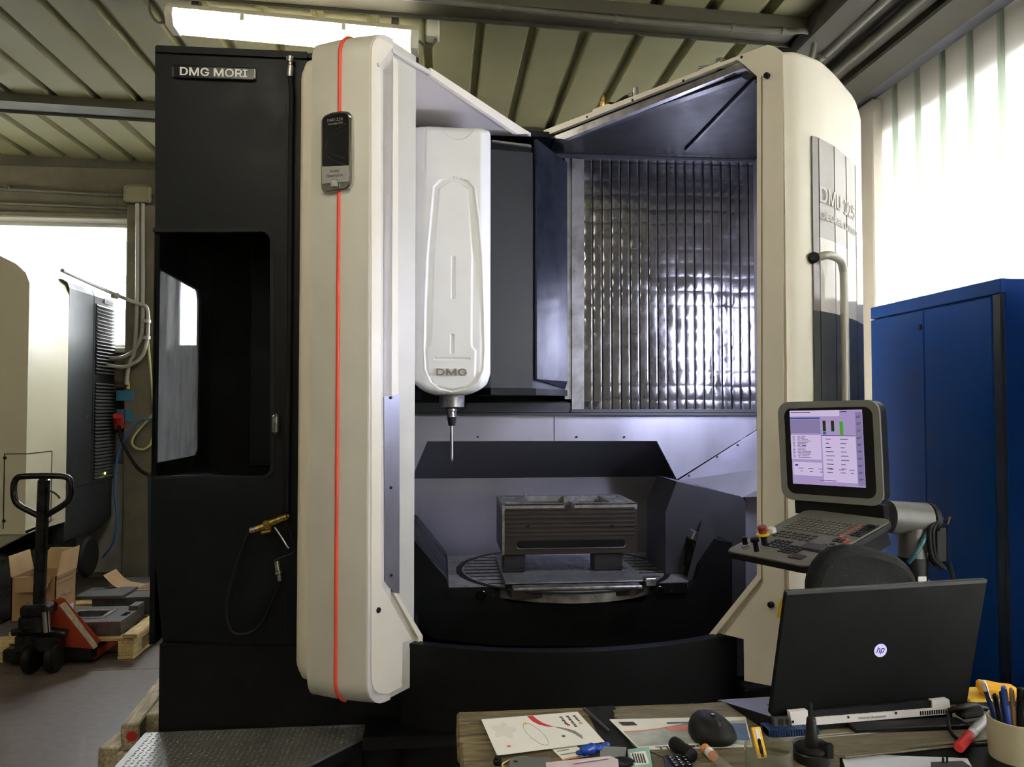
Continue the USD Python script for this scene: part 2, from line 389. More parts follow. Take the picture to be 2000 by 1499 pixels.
ce = struct('ceiling')
PER = .314; S = math.hypot(1, .033)
prof = [(-.157, 0), (.082, 0), (.1, .05), (.139, .05), (.157, 0), (.157, .006), (.142, .056), (.097, .056), (.079, .006), (-.157, .006)]
k0 = math.floor((XL - .545) / PER); k1 = math.ceil((XR + .5 - .545) / PER)
for k in range(k0, k1 + 1):
    xc = .545 + k * PER - .1195                     # rib centre at .545 + k PER
    pts = [(xc + a, cz(xc + a) + b) for a, b in prof]
    part(ce, 'roof_panel', elev(pts, YF - .2, YB - YF + .4), 'roof_panel', smooth=False)
part(ce, 'roof_deck', prism([(XL - .3, cz(XL - .3) + .09), (XR + .62, cz(XR + .62) + .09), (XR + .62, cz(XR + .62) + .14), (XL - .3, cz(XL - .3) + .14)], (0, YF - .4, 0), X_, Z_, Y_, YB - YF + .8), 'roof_beam', smooth=False)
def purlin(y0, y1, h, x0=XL, x1=2.05, m='roof_beam'):
    return elev([(x0, cz(x0) - h), (x1, cz(x1) - h), (x1, cz(x1) + .0), (x0, cz(x0) + .0)], y0, y1 - y0), m
for y0, y1, h in ((4.07, 4.27, .055), (6.02, 6.26, .05), (1.2, 1.45, .07), (-1.7, -1.45, .07), (-4.4, -4.15, .07)):
    me, mm = purlin(y0, y1, h)
    part(ce, 'purlin', me, mm)
    part(ce, 'purlin_lip', purlin(y0 - .006, y0 + .004, h + .015)[0], mm)
    part(ce, 'purlin_lip', purlin(y1 - .004, y1 + .006, h + .02)[0], mm)
# the eaves beam along the translucent wall
part(ce, 'eaves_beam', bx(2.04, 2.22, YF, YB, 3.66, 3.82, .01), 'roof_dark_beam')
part(ce, 'eaves_beam', bx(2.22, 2.56, YF, YB, 3.70, 3.80, .01), 'roof_dark_beam')
part(ce, 'eaves_beam', bx(2.56, 2.80, YF, YB, 3.655, 3.80, .012), 'roof_dark_beam')
part(ce, 'eaves_gutter', bx(2.80, 2.985, YF, YB, 3.72, 3.80, .01), 'dark_sheet')

gd = struct('yard_ground'); part(gd, 'asphalt', bx(-30, 30, -30, 40, -.6, -.25), 'yard_asphalt')
part(ce, 'added_shade_box', bx(XR + .09, XR + .6, YF - .4, YB + .3, 3.47, 3.72), 'roof_panel')  # unseen box added outside to shade the top of the wall sheets
part(ce, 'roof_overhang', prism([(XR + .5, cz(XR + .5) + .06), (XR + 1.1, cz(XR + 1.1) + .06), (XR + 1.1, cz(XR + 1.1) + .14), (XR + .5, cz(XR + .5) + .14)], (0, YF - .4, 0), X_, Z_, Y_, YB - YF + .8), 'roof_beam', smooth=False)

wb = struct('wall_back')
W1 = (-6.0, -2.93, 2.16, 3.36); W2 = (-2.55, -1.7, 2.16, 3.36)
g = sbox(XL - .2, 0, XR + .2, 4.3).difference(sbox(W1[0], W1[2], W1[1], W1[3])).difference(sbox(W2[0], W2[2], W2[1], W2[3]))
part(wb, 'masonry', elev(g, YB, .2), 'wall_concrete')
part(wb, 'lintel', bx(XL, XR, YB - .1, YB, 3.41, 3.86, .012), 'concrete_beam')
part(wb, 'lintel_ledge', bx(XL, W1[1] + .02, YB - .14, YB, 3.36, 3.415, .01), 'concrete_beam')
part(wb, 'pillar', bx(-2.93, -2.55, YB - .16, YB, 0, 3.5, .012), 'concrete_beam')
part(wb, 'wall_board', bx(-4.6, -2.935, YB - .02, YB, .05, 1.06), 'wall_white')
part(wb, 'window_sill', bx(-4.8, -2.94, YB - .07, YB, 2.11, 2.16, .008), 'wall_white')
part(wb, 'window_sill', bx(-2.54, -1.6, YB - .07, YB, 2.11, 2.16, .008), 'wall_white')
for i, w in enumerate((W1, W2)):
    wn = struct('window_%d' % (i + 1))
    part(wn, 'window_frame', elev(sbox(w[0], w[2], w[1], w[3]).difference(sbox(w[0] + .035, w[2] + .035, w[1] - .035, w[3] - .035)), YB + .06, .05), 'wall_white')
    part(wn, 'window_pane', bx(w[0] + .03, w[1] - .03, YB + .08, YB + .086, w[2] + .03, w[3] - .03), 'window_glass')

wr = struct('wall_right')
part(wr, 'plinth', bx(XR, XR + .16, YF, YB, 0, .35), 'concrete_beam')
y = 3.795 - .2415 * 40
k = 0
while y < YB:
    y1 = min(y + .2415, YB)
    if y1 > YF:
        ya = max(y, YF)
        part(wr, 'wall_sheet', bx(XR + .004, XR + .010, ya + .03, y1, .35, 3.80), 'translucent_white', smooth=False)
        part(wr, 'sheet_rib', hull([(XR + .012, ya - .004, z) for z in (.35, 3.8)] + [(XR - .018, ya + .006, z) for z in (.35, 3.8)] + [(XR - .018, ya + .026, z) for z in (.35, 3.8)] + [(XR + .012, ya + .036, z) for z in (.35, 3.8)]), 'translucent_green', smooth=False)
    y = y1 if y1 == YB else y + .2415
for y in (2.9, 5.6, 0.4, -2.5):
    pass
part(wr, 'wall_column', bx(2.92, 2.998, 4.92, 5.3, 0, 3.7, .008), 'column_paint')
wl = struct('wall_left'); part(wl, 'masonry', bx(XL - .2, XL, YF, YB, 0, 4.3), 'wall_concrete')
wf = struct('wall_front')
part(wf, 'masonry', elev(sbox(XL - .2, 0, XR + .2, 4.3), YF - .2, .2), 'wall_concrete')

# ------------------------------------------------------------------ lamps
def luminaire(x0, x1, y, z0, z1, label):
    t = thing('fluorescent_lamp', label, 'ceiling lamp', ((x0 + x1) / 2, y, (z0 + z1) / 2), group=None)
    def at(s): return np.array([x0 + (x1 - x0) * s, y, z0 + (z1 - z0) * s])
    U = unit(at(1) - at(0)); L = np.linalg.norm(at(1) - at(0)); W = np.cross(U, Y_); W = W if W[2] > 0 else -W
    c = at(.5)
    tr = [(-.085, .04), (-.06, .075), (.06, .075), (.085, .04)]
    part(t, 'housing', prism(tr, at(0.0), Y_, W, U, L), 'lamp_body')
    part(t, 'diffuser', prism([(-.083, .038), (-.09, .0), (-.055, -.045), (.055, -.045), (.09, 0), (.083, .038)], at(.03), Y_, W, U, L * .94), 'tube_light')
    for s in (0, .97): part(t, 'end_cap', prism([(-.088, .04), (-.095, 0), (-.06, -.05), (.06, -.05), (.095, 0), (.088, .04)], at(s), Y_, W, U, L * .03), 'lamp_body')
    for s in (.3, .7): part(t, 'clip', frame_box(at(s) + W * .02 - Y_ * .09, U, Y_, W, .02, .012, .04), 'lamp_body')
    for s in (.1, .9): part(t, 'bracket', frame_box(at(s) + W * .1, U, Y_, W, .04, .06, .06), 'conduit_dim')
    return t
lamp = luminaire(-1.50, -.13, 4.36, 3.74, 3.67, 'lit white fluorescent lamp under the roof beam above the milling machine')
part(lamp, 'power_cable', tube(smoothpath([(-.13, 4.36, 3.69), (-.07, 4.36, 3.66), (-.03, 4.34, 3.70), (-.03, 4.32, 3.80)]), .008, 6), 'conduit_dim')
part(lamp, 'power_cable', tube(smoothpath([(-1.5, 4.36, 3.76), (-1.56, 4.36, 3.73), (-1.6, 4.34, 3.78), (-1.6, 4.32, 3.87)]), .008, 6), 'conduit_dim')
part(lamp, 'junction_box', bx(-.09, -.01, 4.3, 4.4, 3.70, 3.80, .01), 'lamp_body')
for x0, y, lb in ((-1.5, 1.32, 'lit fluorescent lamp above the aisle in front of the milling machine'), (-1.4, -1.58, 'unseen fill lamp added over the aisle behind the workbench'), (-4.6, 1.32, 'unseen fill lamp added over the left bay of the hall'), (-4.6, -1.58, 'unseen fill lamp added over the rear left corner of the hall'), (-1.4, -4.3, 'unseen fill lamp added nearest the front wall of the hall')):  # the four after the first are unseen, added as fill light
    luminaire(x0, x0 + 1.37, y, cz(x0) - .17, cz(x0 + 1.37) - .17, lb)

# ------------------------------------------------------------------ conduits and pipes on roof and walls
def conduit(label, pts, r, m='conduit', clamps=(), base=None, sm=0, name='conduit_pipe', cat='conduit', group=None):
    pts = np.asarray(pts, float); path = smoothpath(pts, sm) if sm else pts
    t = thing(name, label, cat, base if base is not None else pts[0], group=group)
    part(t, 'pipe', tube(path, r, 10), m, smooth=60)
    for c, ax in clamps: part(t, 'clamp', disc(np.asarray(c) - unit(ax) * .012, ax, r * 1.35, .024, 12), m)
    return t
cp = [PZ(845, 0, 3.765), PZ(1200, 37, 3.72), PZ(1500, 60, 3.70), PZ(1568, 60, 3.695), PZ(1585, 68, 3.69), PZ(1590, 85, 3.66), PZ(1583, 120, 3.58)]
cl = [(PZ(x, y, z), (1, .02, -.03)) for x, y, z in ((973, 14, 3.75), (1204, 38, 3.72), (1432, 55, 3.705), (1530, 60, 3.70))]
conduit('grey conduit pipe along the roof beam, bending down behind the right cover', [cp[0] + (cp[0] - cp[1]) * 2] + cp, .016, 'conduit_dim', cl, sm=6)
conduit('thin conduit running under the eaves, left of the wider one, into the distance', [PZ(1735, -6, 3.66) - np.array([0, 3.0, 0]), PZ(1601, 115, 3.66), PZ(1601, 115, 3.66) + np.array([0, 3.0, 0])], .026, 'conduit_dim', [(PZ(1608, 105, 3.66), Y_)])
conduit('dark eaves pipe running nearest the translucent wall into the distance', [np.array([2.40, 1.0, 3.66]), np.array([2.40, 7.5, 3.66])], .03, 'roof_beam')
def wy(px, py, dy=.1): return PY(px, py, YB - dy)
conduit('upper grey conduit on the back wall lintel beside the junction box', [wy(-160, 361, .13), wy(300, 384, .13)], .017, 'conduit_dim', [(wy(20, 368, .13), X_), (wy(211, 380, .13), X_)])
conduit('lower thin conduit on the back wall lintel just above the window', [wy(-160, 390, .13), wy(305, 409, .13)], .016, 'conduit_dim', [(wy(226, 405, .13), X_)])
t = thing('junction_box', 'beige junction box on the back wall lintel above the vertical conduits', 'junction box', wy(269, 380, .15))
part(t, 'box_body', frame_box(wy(269, 379, .16), X_, Y_, Z_, .235, .09, .17, .02), 'box_gray')
part(t, 'box_lid', frame_box(wy(269, 379, .215), X_, Y_, Z_, .215, .02, .15, .006), 'box_gray')
for sx in (-1, 1):
    for sz in (-1, 1): part(t, 'screw', disc(wy(269, 379, .225) + np.array([sx * .09, 0, sz * .06]), -Y_, .007, .006, 8), 'conduit_dim')
def vcon(lbl, pts, r=.018, m='conduit', dy=.19): return conduit(lbl, [wy(a, b, dy) for a, b in pts], r, m, sm=6)
vcon('vertical grey conduit on the pillar, bending left to the dark machine, outer of the pair', [(279, 398), (279, 560), (278, 640), (271, 670), (255, 690), (235, 699), (205, 700)])
vcon('vertical grey conduit on the pillar, bending left to the dark machine, inner of the pair', [(268, 398), (268, 560), (266, 640), (262, 690), (255, 705), (249, 730), (247, 752)], .018, 'conduit', .21)
t = thing('air_pipe', 'pale pipe with elbow and shut-off clamp coming off the dark machine to the pillar', 'pipe', wy(224, 573, .25))
part(t, 'pipe', tube(smoothpath([PX(133, 540, -3.0) + [0, -.1, .03], wy(224, 575, .25), wy(272, 594, .25), wy(284, 598, .25), wy(289, 612, .25), wy(289, 640, .25), wy(287, 665, .25), wy(278, 695, .25), wy(258, 712, .25), wy(236, 717, .25), wy(205, 713, .25)], 6), .017, 10), 'conduit', smooth=60)
for p in ((287, 628), (286, 660)): part(t, 'clamp', disc(wy(*p, .25) - [0, 0, .015], Z_, .035, .03, 12), 'conduit')
part(t, 'pipe_union', disc(wy(226, 576, .25) - np.array([.03, 0, 0]), (1, 0, -.25), .03, .05, 12), 'conduit')
conduit('yellow air hose looping in front of the grey pillar', [wy(a, b, .22) for a, b in ((287, 634), (291, 690), (297, 760), (300, 800), (297, 812), (280, 830), (262, 852), (258, 866), (266, 876), (281, 878), (294, 868), (300, 850))], .011, 'hose_yellow', sm=6, name='air_hose', cat='hose')
conduit('blue air hose hanging in an arc beside the dark machine', [wy(a, b, .3) for a, b in ((298, 819), (275, 822), (255, 840), (238, 868), (228, 900), (224, 960), (228, 1010), (222, 1060), (200, 1090))], .010, 'cable_blue', sm=6, name='air_hose', cat='hose')
conduit('black power cable sagging from the red plug towards the milling machine', [wy(a, b, .3) for a, b in ((232, 832), (238, 860), (255, 895), (275, 920), (300, 932))], .014, 'rubber', sm=6, name='power_cable', cat='cable')
t = thing('socket_panel', 'blue wall socket panel with plugs beside the dark machine', 'socket panel', wy(243, 830, .08))
part(t, 'back_plate', pxelev([(226, 757), (262, 757), (262, 845), (226, 845)], YB - .09, .08), 'plastic_black')
for a, b, c, d in ((227, 763, 260, 783), (228, 800, 242, 824), (245, 800, 259, 824)): part(t, 'socket_cover', pxelev([(a, b), (c, b), (c, d), (a, d)], YB - .17, .09), 'socket_blue')
for k in range(4): part(t, 'breaker', pxelev([(229 + k * 8, 787), (235 + k * 8, 787), (235 + k * 8, 795), (229 + k * 8, 795)], YB - .12, .04), 'rubber')
part(t, 'plug', bar(wy(232, 834, .17), wy(231, 812, .24), .045, 14), 'red_plug', label='round red plug')
part(t, 'pipe_fitting', bar(wy(250, 760, .14), wy(250, 745, .14), .03, 10), 'brass')
part(t, 'lower_panel', pxelev([(226, 845), (262, 845), (262, 903), (226, 903)], YB - .05, .04), 'dark_sheet')
solo('covered_post', J(pxelev([(288, 925), (304, 922), (304, 1176), (290, 1176)], 6.6, .05)), 'dark_teal', 'dark green covered post standing behind the left edge of the milling machine', 'cover')

# ================================================================== THE MILLING MACHINE
mc = thing('milling_machine', 'large cream and black five-axis milling machine with open doors in the middle of the hall', 'machine', (.5, 4.0, 0))
# ---- left cabinet (dark front panel with corner window)
YP = 3.3
def arcpx(cx, cy, r, a0, a1, n=7): return [(cx + r * math.cos(math.radians(a)), cy - r * math.sin(math.radians(a))) for a in np.linspace(a0, a1, n)]
panel_px = [(303, 92), (306, 88), (600, 101), (600, 1262), (318, 1252), (311, 1185), (303, 1090), (300, 935), (520, 930)] + arcpx(510, 912, 20, -90, 0) + arcpx(508, 472, 22, 0, 90) + [(303, 450)]
part(mc, 'front_panel', pxelev(panel_px, YP, .03), 'anthracite', smooth=False)
top_px = [(303, 92), (306, 88), (600, 101), (600, 114), (303, 101)]
part(mc, 'top_edge', pxelev(top_px, YP - .012, .012), 'anthracite_low')
part(mc, 'window_seal', elev(Polygon(pxpoly([(301, 447), (510, 447)] + arcpx(510, 470, 24, 90, 0) + arcpx(512, 912, 22, 0, -90) + [(300, 935)], YP)).buffer(.004).difference(Polygon(pxpoly([(290, 453), (508, 453)] + arcpx(508, 472, 20, 90, 0) + arcpx(510, 912, 18, 0, -90) + [(290, 930)], YP))), YP - .004, .03), 'rubber')
wbl, wbr = PY(303, 930, YP), PY(530, 450, YP)
part(mc, 'corner_window', bx(-1.192, -.70, YP + .012, YP + .018, 1.31, 2.345), 'front_glass', label='dark tinted corner window')
XC = -1.192
sp = sbox(YP + .02, .62, 5.1, 3.11).difference(Polygon([(YP + .03, 1.366), (3.86, 1.366), (3.89, 1.39), (3.89, 2.13), (3.86, 2.17), (YP + .03, 2.18)]))
part(mc, 'side_panel', prism(sp, (XC, 0, 0), Y_, Z_, X_, .02), 'anthracite_low', smooth=False)
part(mc, 'side_window', bx(XC + .004, XC + .010, YP + .02, 3.9, 1.36, 2.18), 'hazy_glass', label='dirty hazy side pane of the corner window')
part(mc, 'cabin_back', bx(XC + .02, -.56, 4.05, 4.08, .6, 3.1), 'cabin_black')
part(mc, 'cabin_wall', bx(-.60, -.57, YP + .03, 4.05, .6, 3.1), 'cabin_black')
part(mc, 'cabin_roof', bx(XC + .02, -.57, YP + .03, 4.05, 2.42, 2.44), 'cabin_black')
part(mc, 'cabin_floor', bx(XC + .02, -.57, YP + .03, 4.05, 1.28, 1.30), 'cabin_black')
part(mc, 'cabin_column', bx(-.95, -.80, 3.92, 4.05, 1.3, 2.42, .01), 'anthracite')
part(mc, 'side_base', bx(-1.15, -.10, YP + .01, 5.1, 0, .63, .01), 'black_body')
part(mc, 'base_panel', pxelev([(315, 1264), (790, 1262), (790, 1530), (316, 1530)], YP + .005, .03), 'black_body')
part(mc, 'rear_panel', bx(XC, 2.25, 5.1, 5.14, 0, 3.05), 'anthracite_low')
part(mc, 'cabinet_roof', bx(XC, -.2, YP, 5.14, 3.09, 3.11), 'anthracite_low')
# nameplate
pl = part(mc, 'nameplate', frame_box(PY(418, 142, YP - .008), X_, Y_, Z_, .345, .016, .052, .006), 'chrome', label='chrome-edged black nameplate with white lettering')
part(pl, 'plate_face', frame_box(PY(418, 142, YP - .018), X_, Y_, Z_, .325, .004, .047, .001), 'black_gloss')
part(pl, 'lettering', text('DMG MORI', .032, PY(418, 141.5, YP - .0215), X_, Z_, -Y_, .0015, True, width=.275), 'white_print')
# latch and pulls on the dark panel
la = part(mc, 'panel_latch', frame_box(PY(540, 829, YP - .01), X_, Y_, Z_, .036, .03, .088, .012), 'chrome', label='chrome panel latch')
part(la, 'latch_bar', frame_box(PY(536, 829, YP - .03), X_, Y_, Z_, .012, .02, .075, .005), 'brushed')
part(mc, 'panel_seam', pxelev([(557, 200), (560, 200), (560, 1250), (557, 1250)], YP - .001, .004), 'rubber')
part(mc, 'emblem', text('HAITEC  MTT', .022, PY(415, 958, YP - .0012), X_, Z_, -Y_, .001, True, width=.21), 'black_body') if False else None
# hose at the top of the dark panel
hs = part(mc, 'supply_hose', tube(smoothpath([PY(567, 150, YP - .03), PY(570, 190, YP - .03), PY(568, 300, YP - .025), PY(566, 600, YP - .02), PY(560, 1000, YP - .02)], 8), .0115, 10), 'rubber', label='black rubber hose')
part(hs, 'hose_fitting', lathe([(.012, 0), (.014, .01), (.014, .045), (.010, .05), (.010, .06), (.015, .062), (.015, .085), (.008, .09)], PY(567, 150, YP - .03), n=12), 'brushed', label='grey metal hose fitting')
part(hs, 'hose_bracket', frame_box(PY(567, 116, YP - .015), X_, Y_, Z_, .03, .03, .016, .003), 'conduit')

# ---- left door, slid open: seen on its leading edge
SA, CA = math.sin(math.radians(37)), math.cos(math.radians(37))
A = np.array([-.264, 2.975]); dL = np.array([SA, CA]); nL = np.array([CA, -SA])
def swp(planpts, normals, profile):
    P = np.array([[(p[0] - n[0] * q, p[1] - n[1] * q, z) for q, z in profile] for p, n in zip(planpts, normals)])
    k, m = P.shape[:2]; V = P.reshape(-1, 3); Fc = []
    for i in range(k - 1):
        for j in range(m):
            a, b = i * m + j, i * m + (j + 1) % m
            Fc += [(a, b, b + m), (a, b + m, a + m)]
    cap = trimesh.creation.triangulate_polygon(Polygon(profile), engine='earcut')
    # caps: match polygon vertices back to the profile
    cv, cf = cap; pr = np.asarray(profile)
    idx = [int(np.argmin(((pr - v) ** 2).sum(1))) for v in cv]
    for f in cf:
        a, b, c = (idx[i] for i in f); Fc += [(a, b, c), ((k - 1) * m + a, (k - 1) * m + c, (k - 1) * m + b)]
    me = trimesh.Trimesh(V, Fc, process=False)
    if me.volume < 0: me.invert()
    return me
def arc(c, r, a0, a1, n=7): return [(c[0] + r * math.cos(math.radians(a)), c[1] + r * math.sin(math.radians(a))) for a in np.linspace(a0, a1, n)]
def door_profile(z0, z1, r, depth, off=0): return arc((off + r, z0 + r), r, 270, 180) + arc((off + r, z1 - r), r, 180, 90) + [(off + depth, z1), (off + depth, z0)]
A1 = PY(718, 700, 2.968)[:2]; B = np.array([-.512, 3.072])
mid = (A1 + B) / 2 + np.array([-.37, -.93]) * .012
crv = smoothpath([np.append(A1, 0), np.append(mid, 0), np.append(B, 0)], 6)[:, :2]
nrm = [unit(np.array([-SA, -CA]) * (1 - s) + np.array([-.25, -.97]) * s) for s in np.linspace(.1, 1, len(crv))]
dr = part(mc, 'door', swp(crv, nrm, door_profile(.455, 3.075, .10, .30)), 'silver_paint', smooth=40, label='silver grey door with rounded ends, slid open on the left')
part(dr, 'edge_rim', swp([A, (A + A1) / 2 + np.array([0, -.004]), A1], [np.array([-SA, -CA])] * 3, door_profile(.455, 3.075, .10, .12)), 'jamb_white', label='white rim')
part(dr, 'rear_rim', swp([np.array([-.505, 3.10]), np.array([-.552, 3.125]), np.array([-.57, 3.17])], [np.array([-.2, -.98]), np.array([-.3, -.95]), np.array([-.6, -.8])], door_profile(.50, 3.03, .09, .10)), 'cream', label='cream rim')
def onL(pts): return [tuple([(PV(x, y, A, nL)[:2] - A) @ dL, PV(x, y, A, nL)[2]]) for x, y in pts]
def plateL(pts, off, d, holes=()):
    g = Polygon(onL(pts))
    if not g.is_valid: g = g.buffer(0)
    n3 = np.append(nL, 0)
    return prism(g, np.append(A, 0) + n3 * off, np.append(dL, 0), Z_, n3, -d)
faceL = [(724, 112), (725, 95), (728, 82), (733, 76), (740, 75), (766, 89), (765, 94), (742, 124), (743, 1080), (744, 1144), (803, 1249), (785, 1256), (784, 1342), (755, 1356), (738, 1354), (730, 1348), (726, 1338), (724, 1325)]
part(dr, 'edge_plate', plateL(faceL, .004, .012), 'cream', smooth=False, label='cream leading edge')
part(dr, 'edge_groove', plateL([(740, 120), (766, 90), (782, 112), (782, 1160), (827, 1245), (827, 1258), (800, 1252), (742, 1148)], -.03, .01), 'cream', smooth=False)
part(dr, 'inner_strip', plateL([(748, 137), (768, 113), (776, 118), (778, 128), (778, 775), (748, 775)], .0, .012), 'cream', smooth=False, label='cream inner strip')
part(dr, 'wear_plate', plateL([(749, 775), (779, 770), (779, 1160), (769, 1158), (750, 1135)], .004, .014), 'steel_sheet', smooth=False, label='stainless wear plate with bolts')
part(dr, 'diagonal_strip', plateL([(768, 1158), (775, 1158), (826, 1243), (826, 1258), (817, 1258), (817, 1246)], .0, .02), 'cream', smooth=False)
part(dr, 'diagonal_strip', plateL([(744, 1144), (768, 1158), (819, 1247), (817, 1258), (803, 1249)], -.02, .01), 'cream', smooth=False)
def boltL(x, y, r=.006, off=.004, m='bolt'): 
    p = PV(x, y, A, nL) + np.append(nL, 0) * off
    return disc(p, np.append(nL, 0), r, .006, 10, .001)
for x, y in ((761, 777), (761, 953), (762, 1124)): part(dr, 'bolt', boltL(x, y), 'bolt')
part(dr, 'bump_stop', boltL(737, 1192, .011, .004), 'rubber'); part(dr, 'plug', boltL(737, 127, .008, .004), 'jamb_white')
# red line on the silver face
def on_face(px, py, off=.004):
    """point of the curved silver front under the sight line"""
    for i in range(len(crv) - 1):
        a, b = crv[i], crv[i + 1]; n = np.array([b[1] - a[1], -(b[0] - a[0])]); n = unit(n); n = n if n[1] < 0 else -n
        p = PV(px, py, a, n)
        s = ((p[:2] - a) @ (b - a)) / ((b - a) @ (b - a))
        if -.02 <= s <= 1.02: return p + np.append(n, 0) * off, np.append(n, 0)
    return p + np.append(n, 0) * off, np.append(n, 0)
p0, n0 = on_face(660, 700, .001)
sl = []
nface = unit(nrm[4]); 
for q, z in arc((.10, .555), .10, 250, 180, 8) + arc((.10, 2.975), .10, 180, 100, 8):
    sl.append(np.array([p0[0] - nface[0] * q, p0[1] - nface[1] * q, z]))
part(dr, 'red_stripe', tube(sl, .0075, 8), 'red_line', smooth=60, label='thin red stripe')
# badge
bc, bn = on_face(660, 298, 0); bu = unit(np.cross(Z_, -bn)); bu = bu if bu[0] > 0 else -bu
def badge(poly, off, d): return prism(poly, bc + bn * off, bu, Z_, bn, d)
bo = Polygon([(-.062, .128), (-.05, .142), (-.02, .150), (.02, .151), (.05, .146), (.062, .135), (.065, -.10), (.062, -.135), (.045, -.150), (-.045, -.156), (-.058, -.146), (-.061, -.12)]).buffer(-.022).buffer(.026)
part(dr, 'badge_frame', J(badge(bo, 0, .014), badge(bo.buffer(-.006), .014, .006)), 'chrome', label='chrome frame of the black badge', smooth=25)
bi = bo.buffer(-.010)
up_ = bi.intersection(Polygon([(-.2, -.048), (.2, -.068), (.2, .3), (-.2, .3)]))
part(dr, 'badge_screen', badge(up_, .020, .003), 'black_gloss', label='glossy black badge face')
part(dr, 'badge_label', badge(bi.intersection(Polygon([(-.2, -.050), (.2, -.070), (.2, -.125), (-.2, -.125)])), .020, .003), 'gray_print', label='silver badge label')
part(dr, 'badge_text', J(text('DMU 125', .011, bc + bn * .023 + Z_ * .121, bu, Z_, bn, .0008), text('monoBLOCK', .008, bc + bn * .023 + Z_ * .106 + bu * .002, bu, Z_, bn, .0008)), 'gray_print')
part(dr, 'badge_text', J(text('Quality', .009, bc + bn * .023 - Z_ * .080, bu, Z_, bn, .0008), text('Champion', .011, bc + bn * .023 - Z_ * .098, bu, Z_, bn, .0008)), 'plastic_mid')
cv = [tube([bc + bn * .0235 + bu * (x) + Z_ * z for x, z in zip(np.linspace(-.04, .048, 14), c + a * np.sqrt(np.linspace(0, 1, 14)))], .0007, 5) for c, a in ((.02, .082), (.014, .066), (.02, -.055), (.0, -.06))]
part(dr, 'badge_curve', J(cv), 'plastic_mid')
part(dr, 'badge_button', frame_box(bc + bn * .026 - Z_ * .128, bu, bn, Z_, .030, .010, .032, .003), 'brushed')

# ---- right door: leading edge and curved outer cover
A2 = np.array([1.363, 2.918]); dR = np.array([-SA, CA]); nR = np.array([-CA, -SA])
def plateR(pts, off, d, flat=True):
    g = Polygon([tuple([(PV(x, y, A2, nR)[:2] - A2) @ dR, PV(x, y, A2, nR)[2]]) for x, y in pts])
    if not g.is_valid: g = g.buffer(0)
    n3 = np.append(nR, 0)
    return prism(g, np.append(A2, 0) + n3 * off, np.append(dR, 0), Z_, n3, -d)
rc = np.array([A2, [1.431, 2.918], [1.546, 2.975], [1.66, 3.075], [1.768, 3.187], [1.88, 3.31], [1.976, 3.44], [2.06, 3.57], [2.13, 3.72], [2.18, 3.9], [2.21, 4.15], [2.22, 4.5], [2.22, 5.08]])
rcs = smoothpath(np.c_[rc, np.zeros(len(rc))], 6)[:, :2]
tg = np.gradient(rcs, axis=0); rn = np.stack([tg[:, 1], -tg[:, 0]], 1); rn /= np.linalg.norm(rn, axis=1, keepdims=True)
prR = [(0, .35)] + arc((.03, 3.0), .03, 180, 90, 5) + [(.05, 3.03), (.05, .35)]
dr2 = part(mc, 'door', swp(rcs, rn, prR), 'cream', smooth=40, label='cream right door with curved outer cover')
F1 = [(1531, 1345), (1530, 112), (1527, 103), (1520, 96), (1511, 90), (1499, 88), (1482, 94), (1062, 255), (1064, 266), (1440, 117), (1490, 150), (1490, 1143), (1416, 1240), (1453, 1249), (1454, 1330)]
part(dr2, 'edge_plate', plateR(F1, .002, .03), 'cream', smooth=False, label='cream leading edge with roof rail')
part(dr2, 'edge_groove', plateR([(1449, 121), (1492, 148), (1492, 1143), (1412, 1246), (1384, 1249), (1480, 1130), (1480, 148)], -.035, .01), 'cream', smooth=False)
part(dr2, 'inner_strip', plateR([(1447, 122), (1451, 119), (1485, 145), (1485, 1131), (1390, 1249), (1381, 1249), (1381, 1243), (1477, 1124), (1477, 148)], -.005, .03), 'cream', smooth=False)
part(dr2, 'roof_gasket', plateR([(1072, 268), (1446, 121), (1452, 131), (1100, 271)], -.01, .03), 'steel_frame', smooth=False, label='grey gasket under the roof rail')
for x, y in ((1500, 149), (1508, 1181)):
    p = PV(x, y, A2, nR); part(dr2, 'bump_stop', disc(p, np.append(nR, 0), .012, .02, 12, .003), 'rubber')
for x, y in ((1068, 261), (1147, 229), (1236, 196), (1335, 158), (1449, 112)):
    p = PV(x, y, A2, nR); part(dr2, 'screw', disc(p, np.append(nR, 0), .006, .004, 8), 'bolt')
# printed and glazed panel on the cover
def on_cover(px, z, off=.004):
    r = ray(px, 700.); r2 = r[:2]
    for i in range(len(rcs) - 1):
        a, b = rcs[i], rcs[i + 1]; M_ = np.array([r2, -(b - a)]).T
        try: s, t_ = np.linalg.solve(M_, a)
        except np.linalg.LinAlgError: continue
        if 0 <= t_ <= 1 and s > 0:
            n = rn[i]; return np.array([a[0] + (b[0] - a[0]) * t_ + n[0] * off, a[1] + (b[1] - a[1]) * t_ + n[1] * off, z])
    return None
cols = [1587, 1600, 1630, 1653, 1671, 1684]
zz = {'top': 2.69, 'mid': 2.285, 'low': 1.985, 'bot': .9}
def facet(xa, xb, z0, z1, off=.003, th=.006):
    a, b = on_cover(xa + .8, 0, off), on_cover(xb - .8, 0, off); u = b - a; L = np.linalg.norm(u); u /= L; n = np.array([u[1], -u[0], 0])
    return prism([(0, z0), (L, z0), (L, z1), (0, z1)], a, u, Z_, n, th)
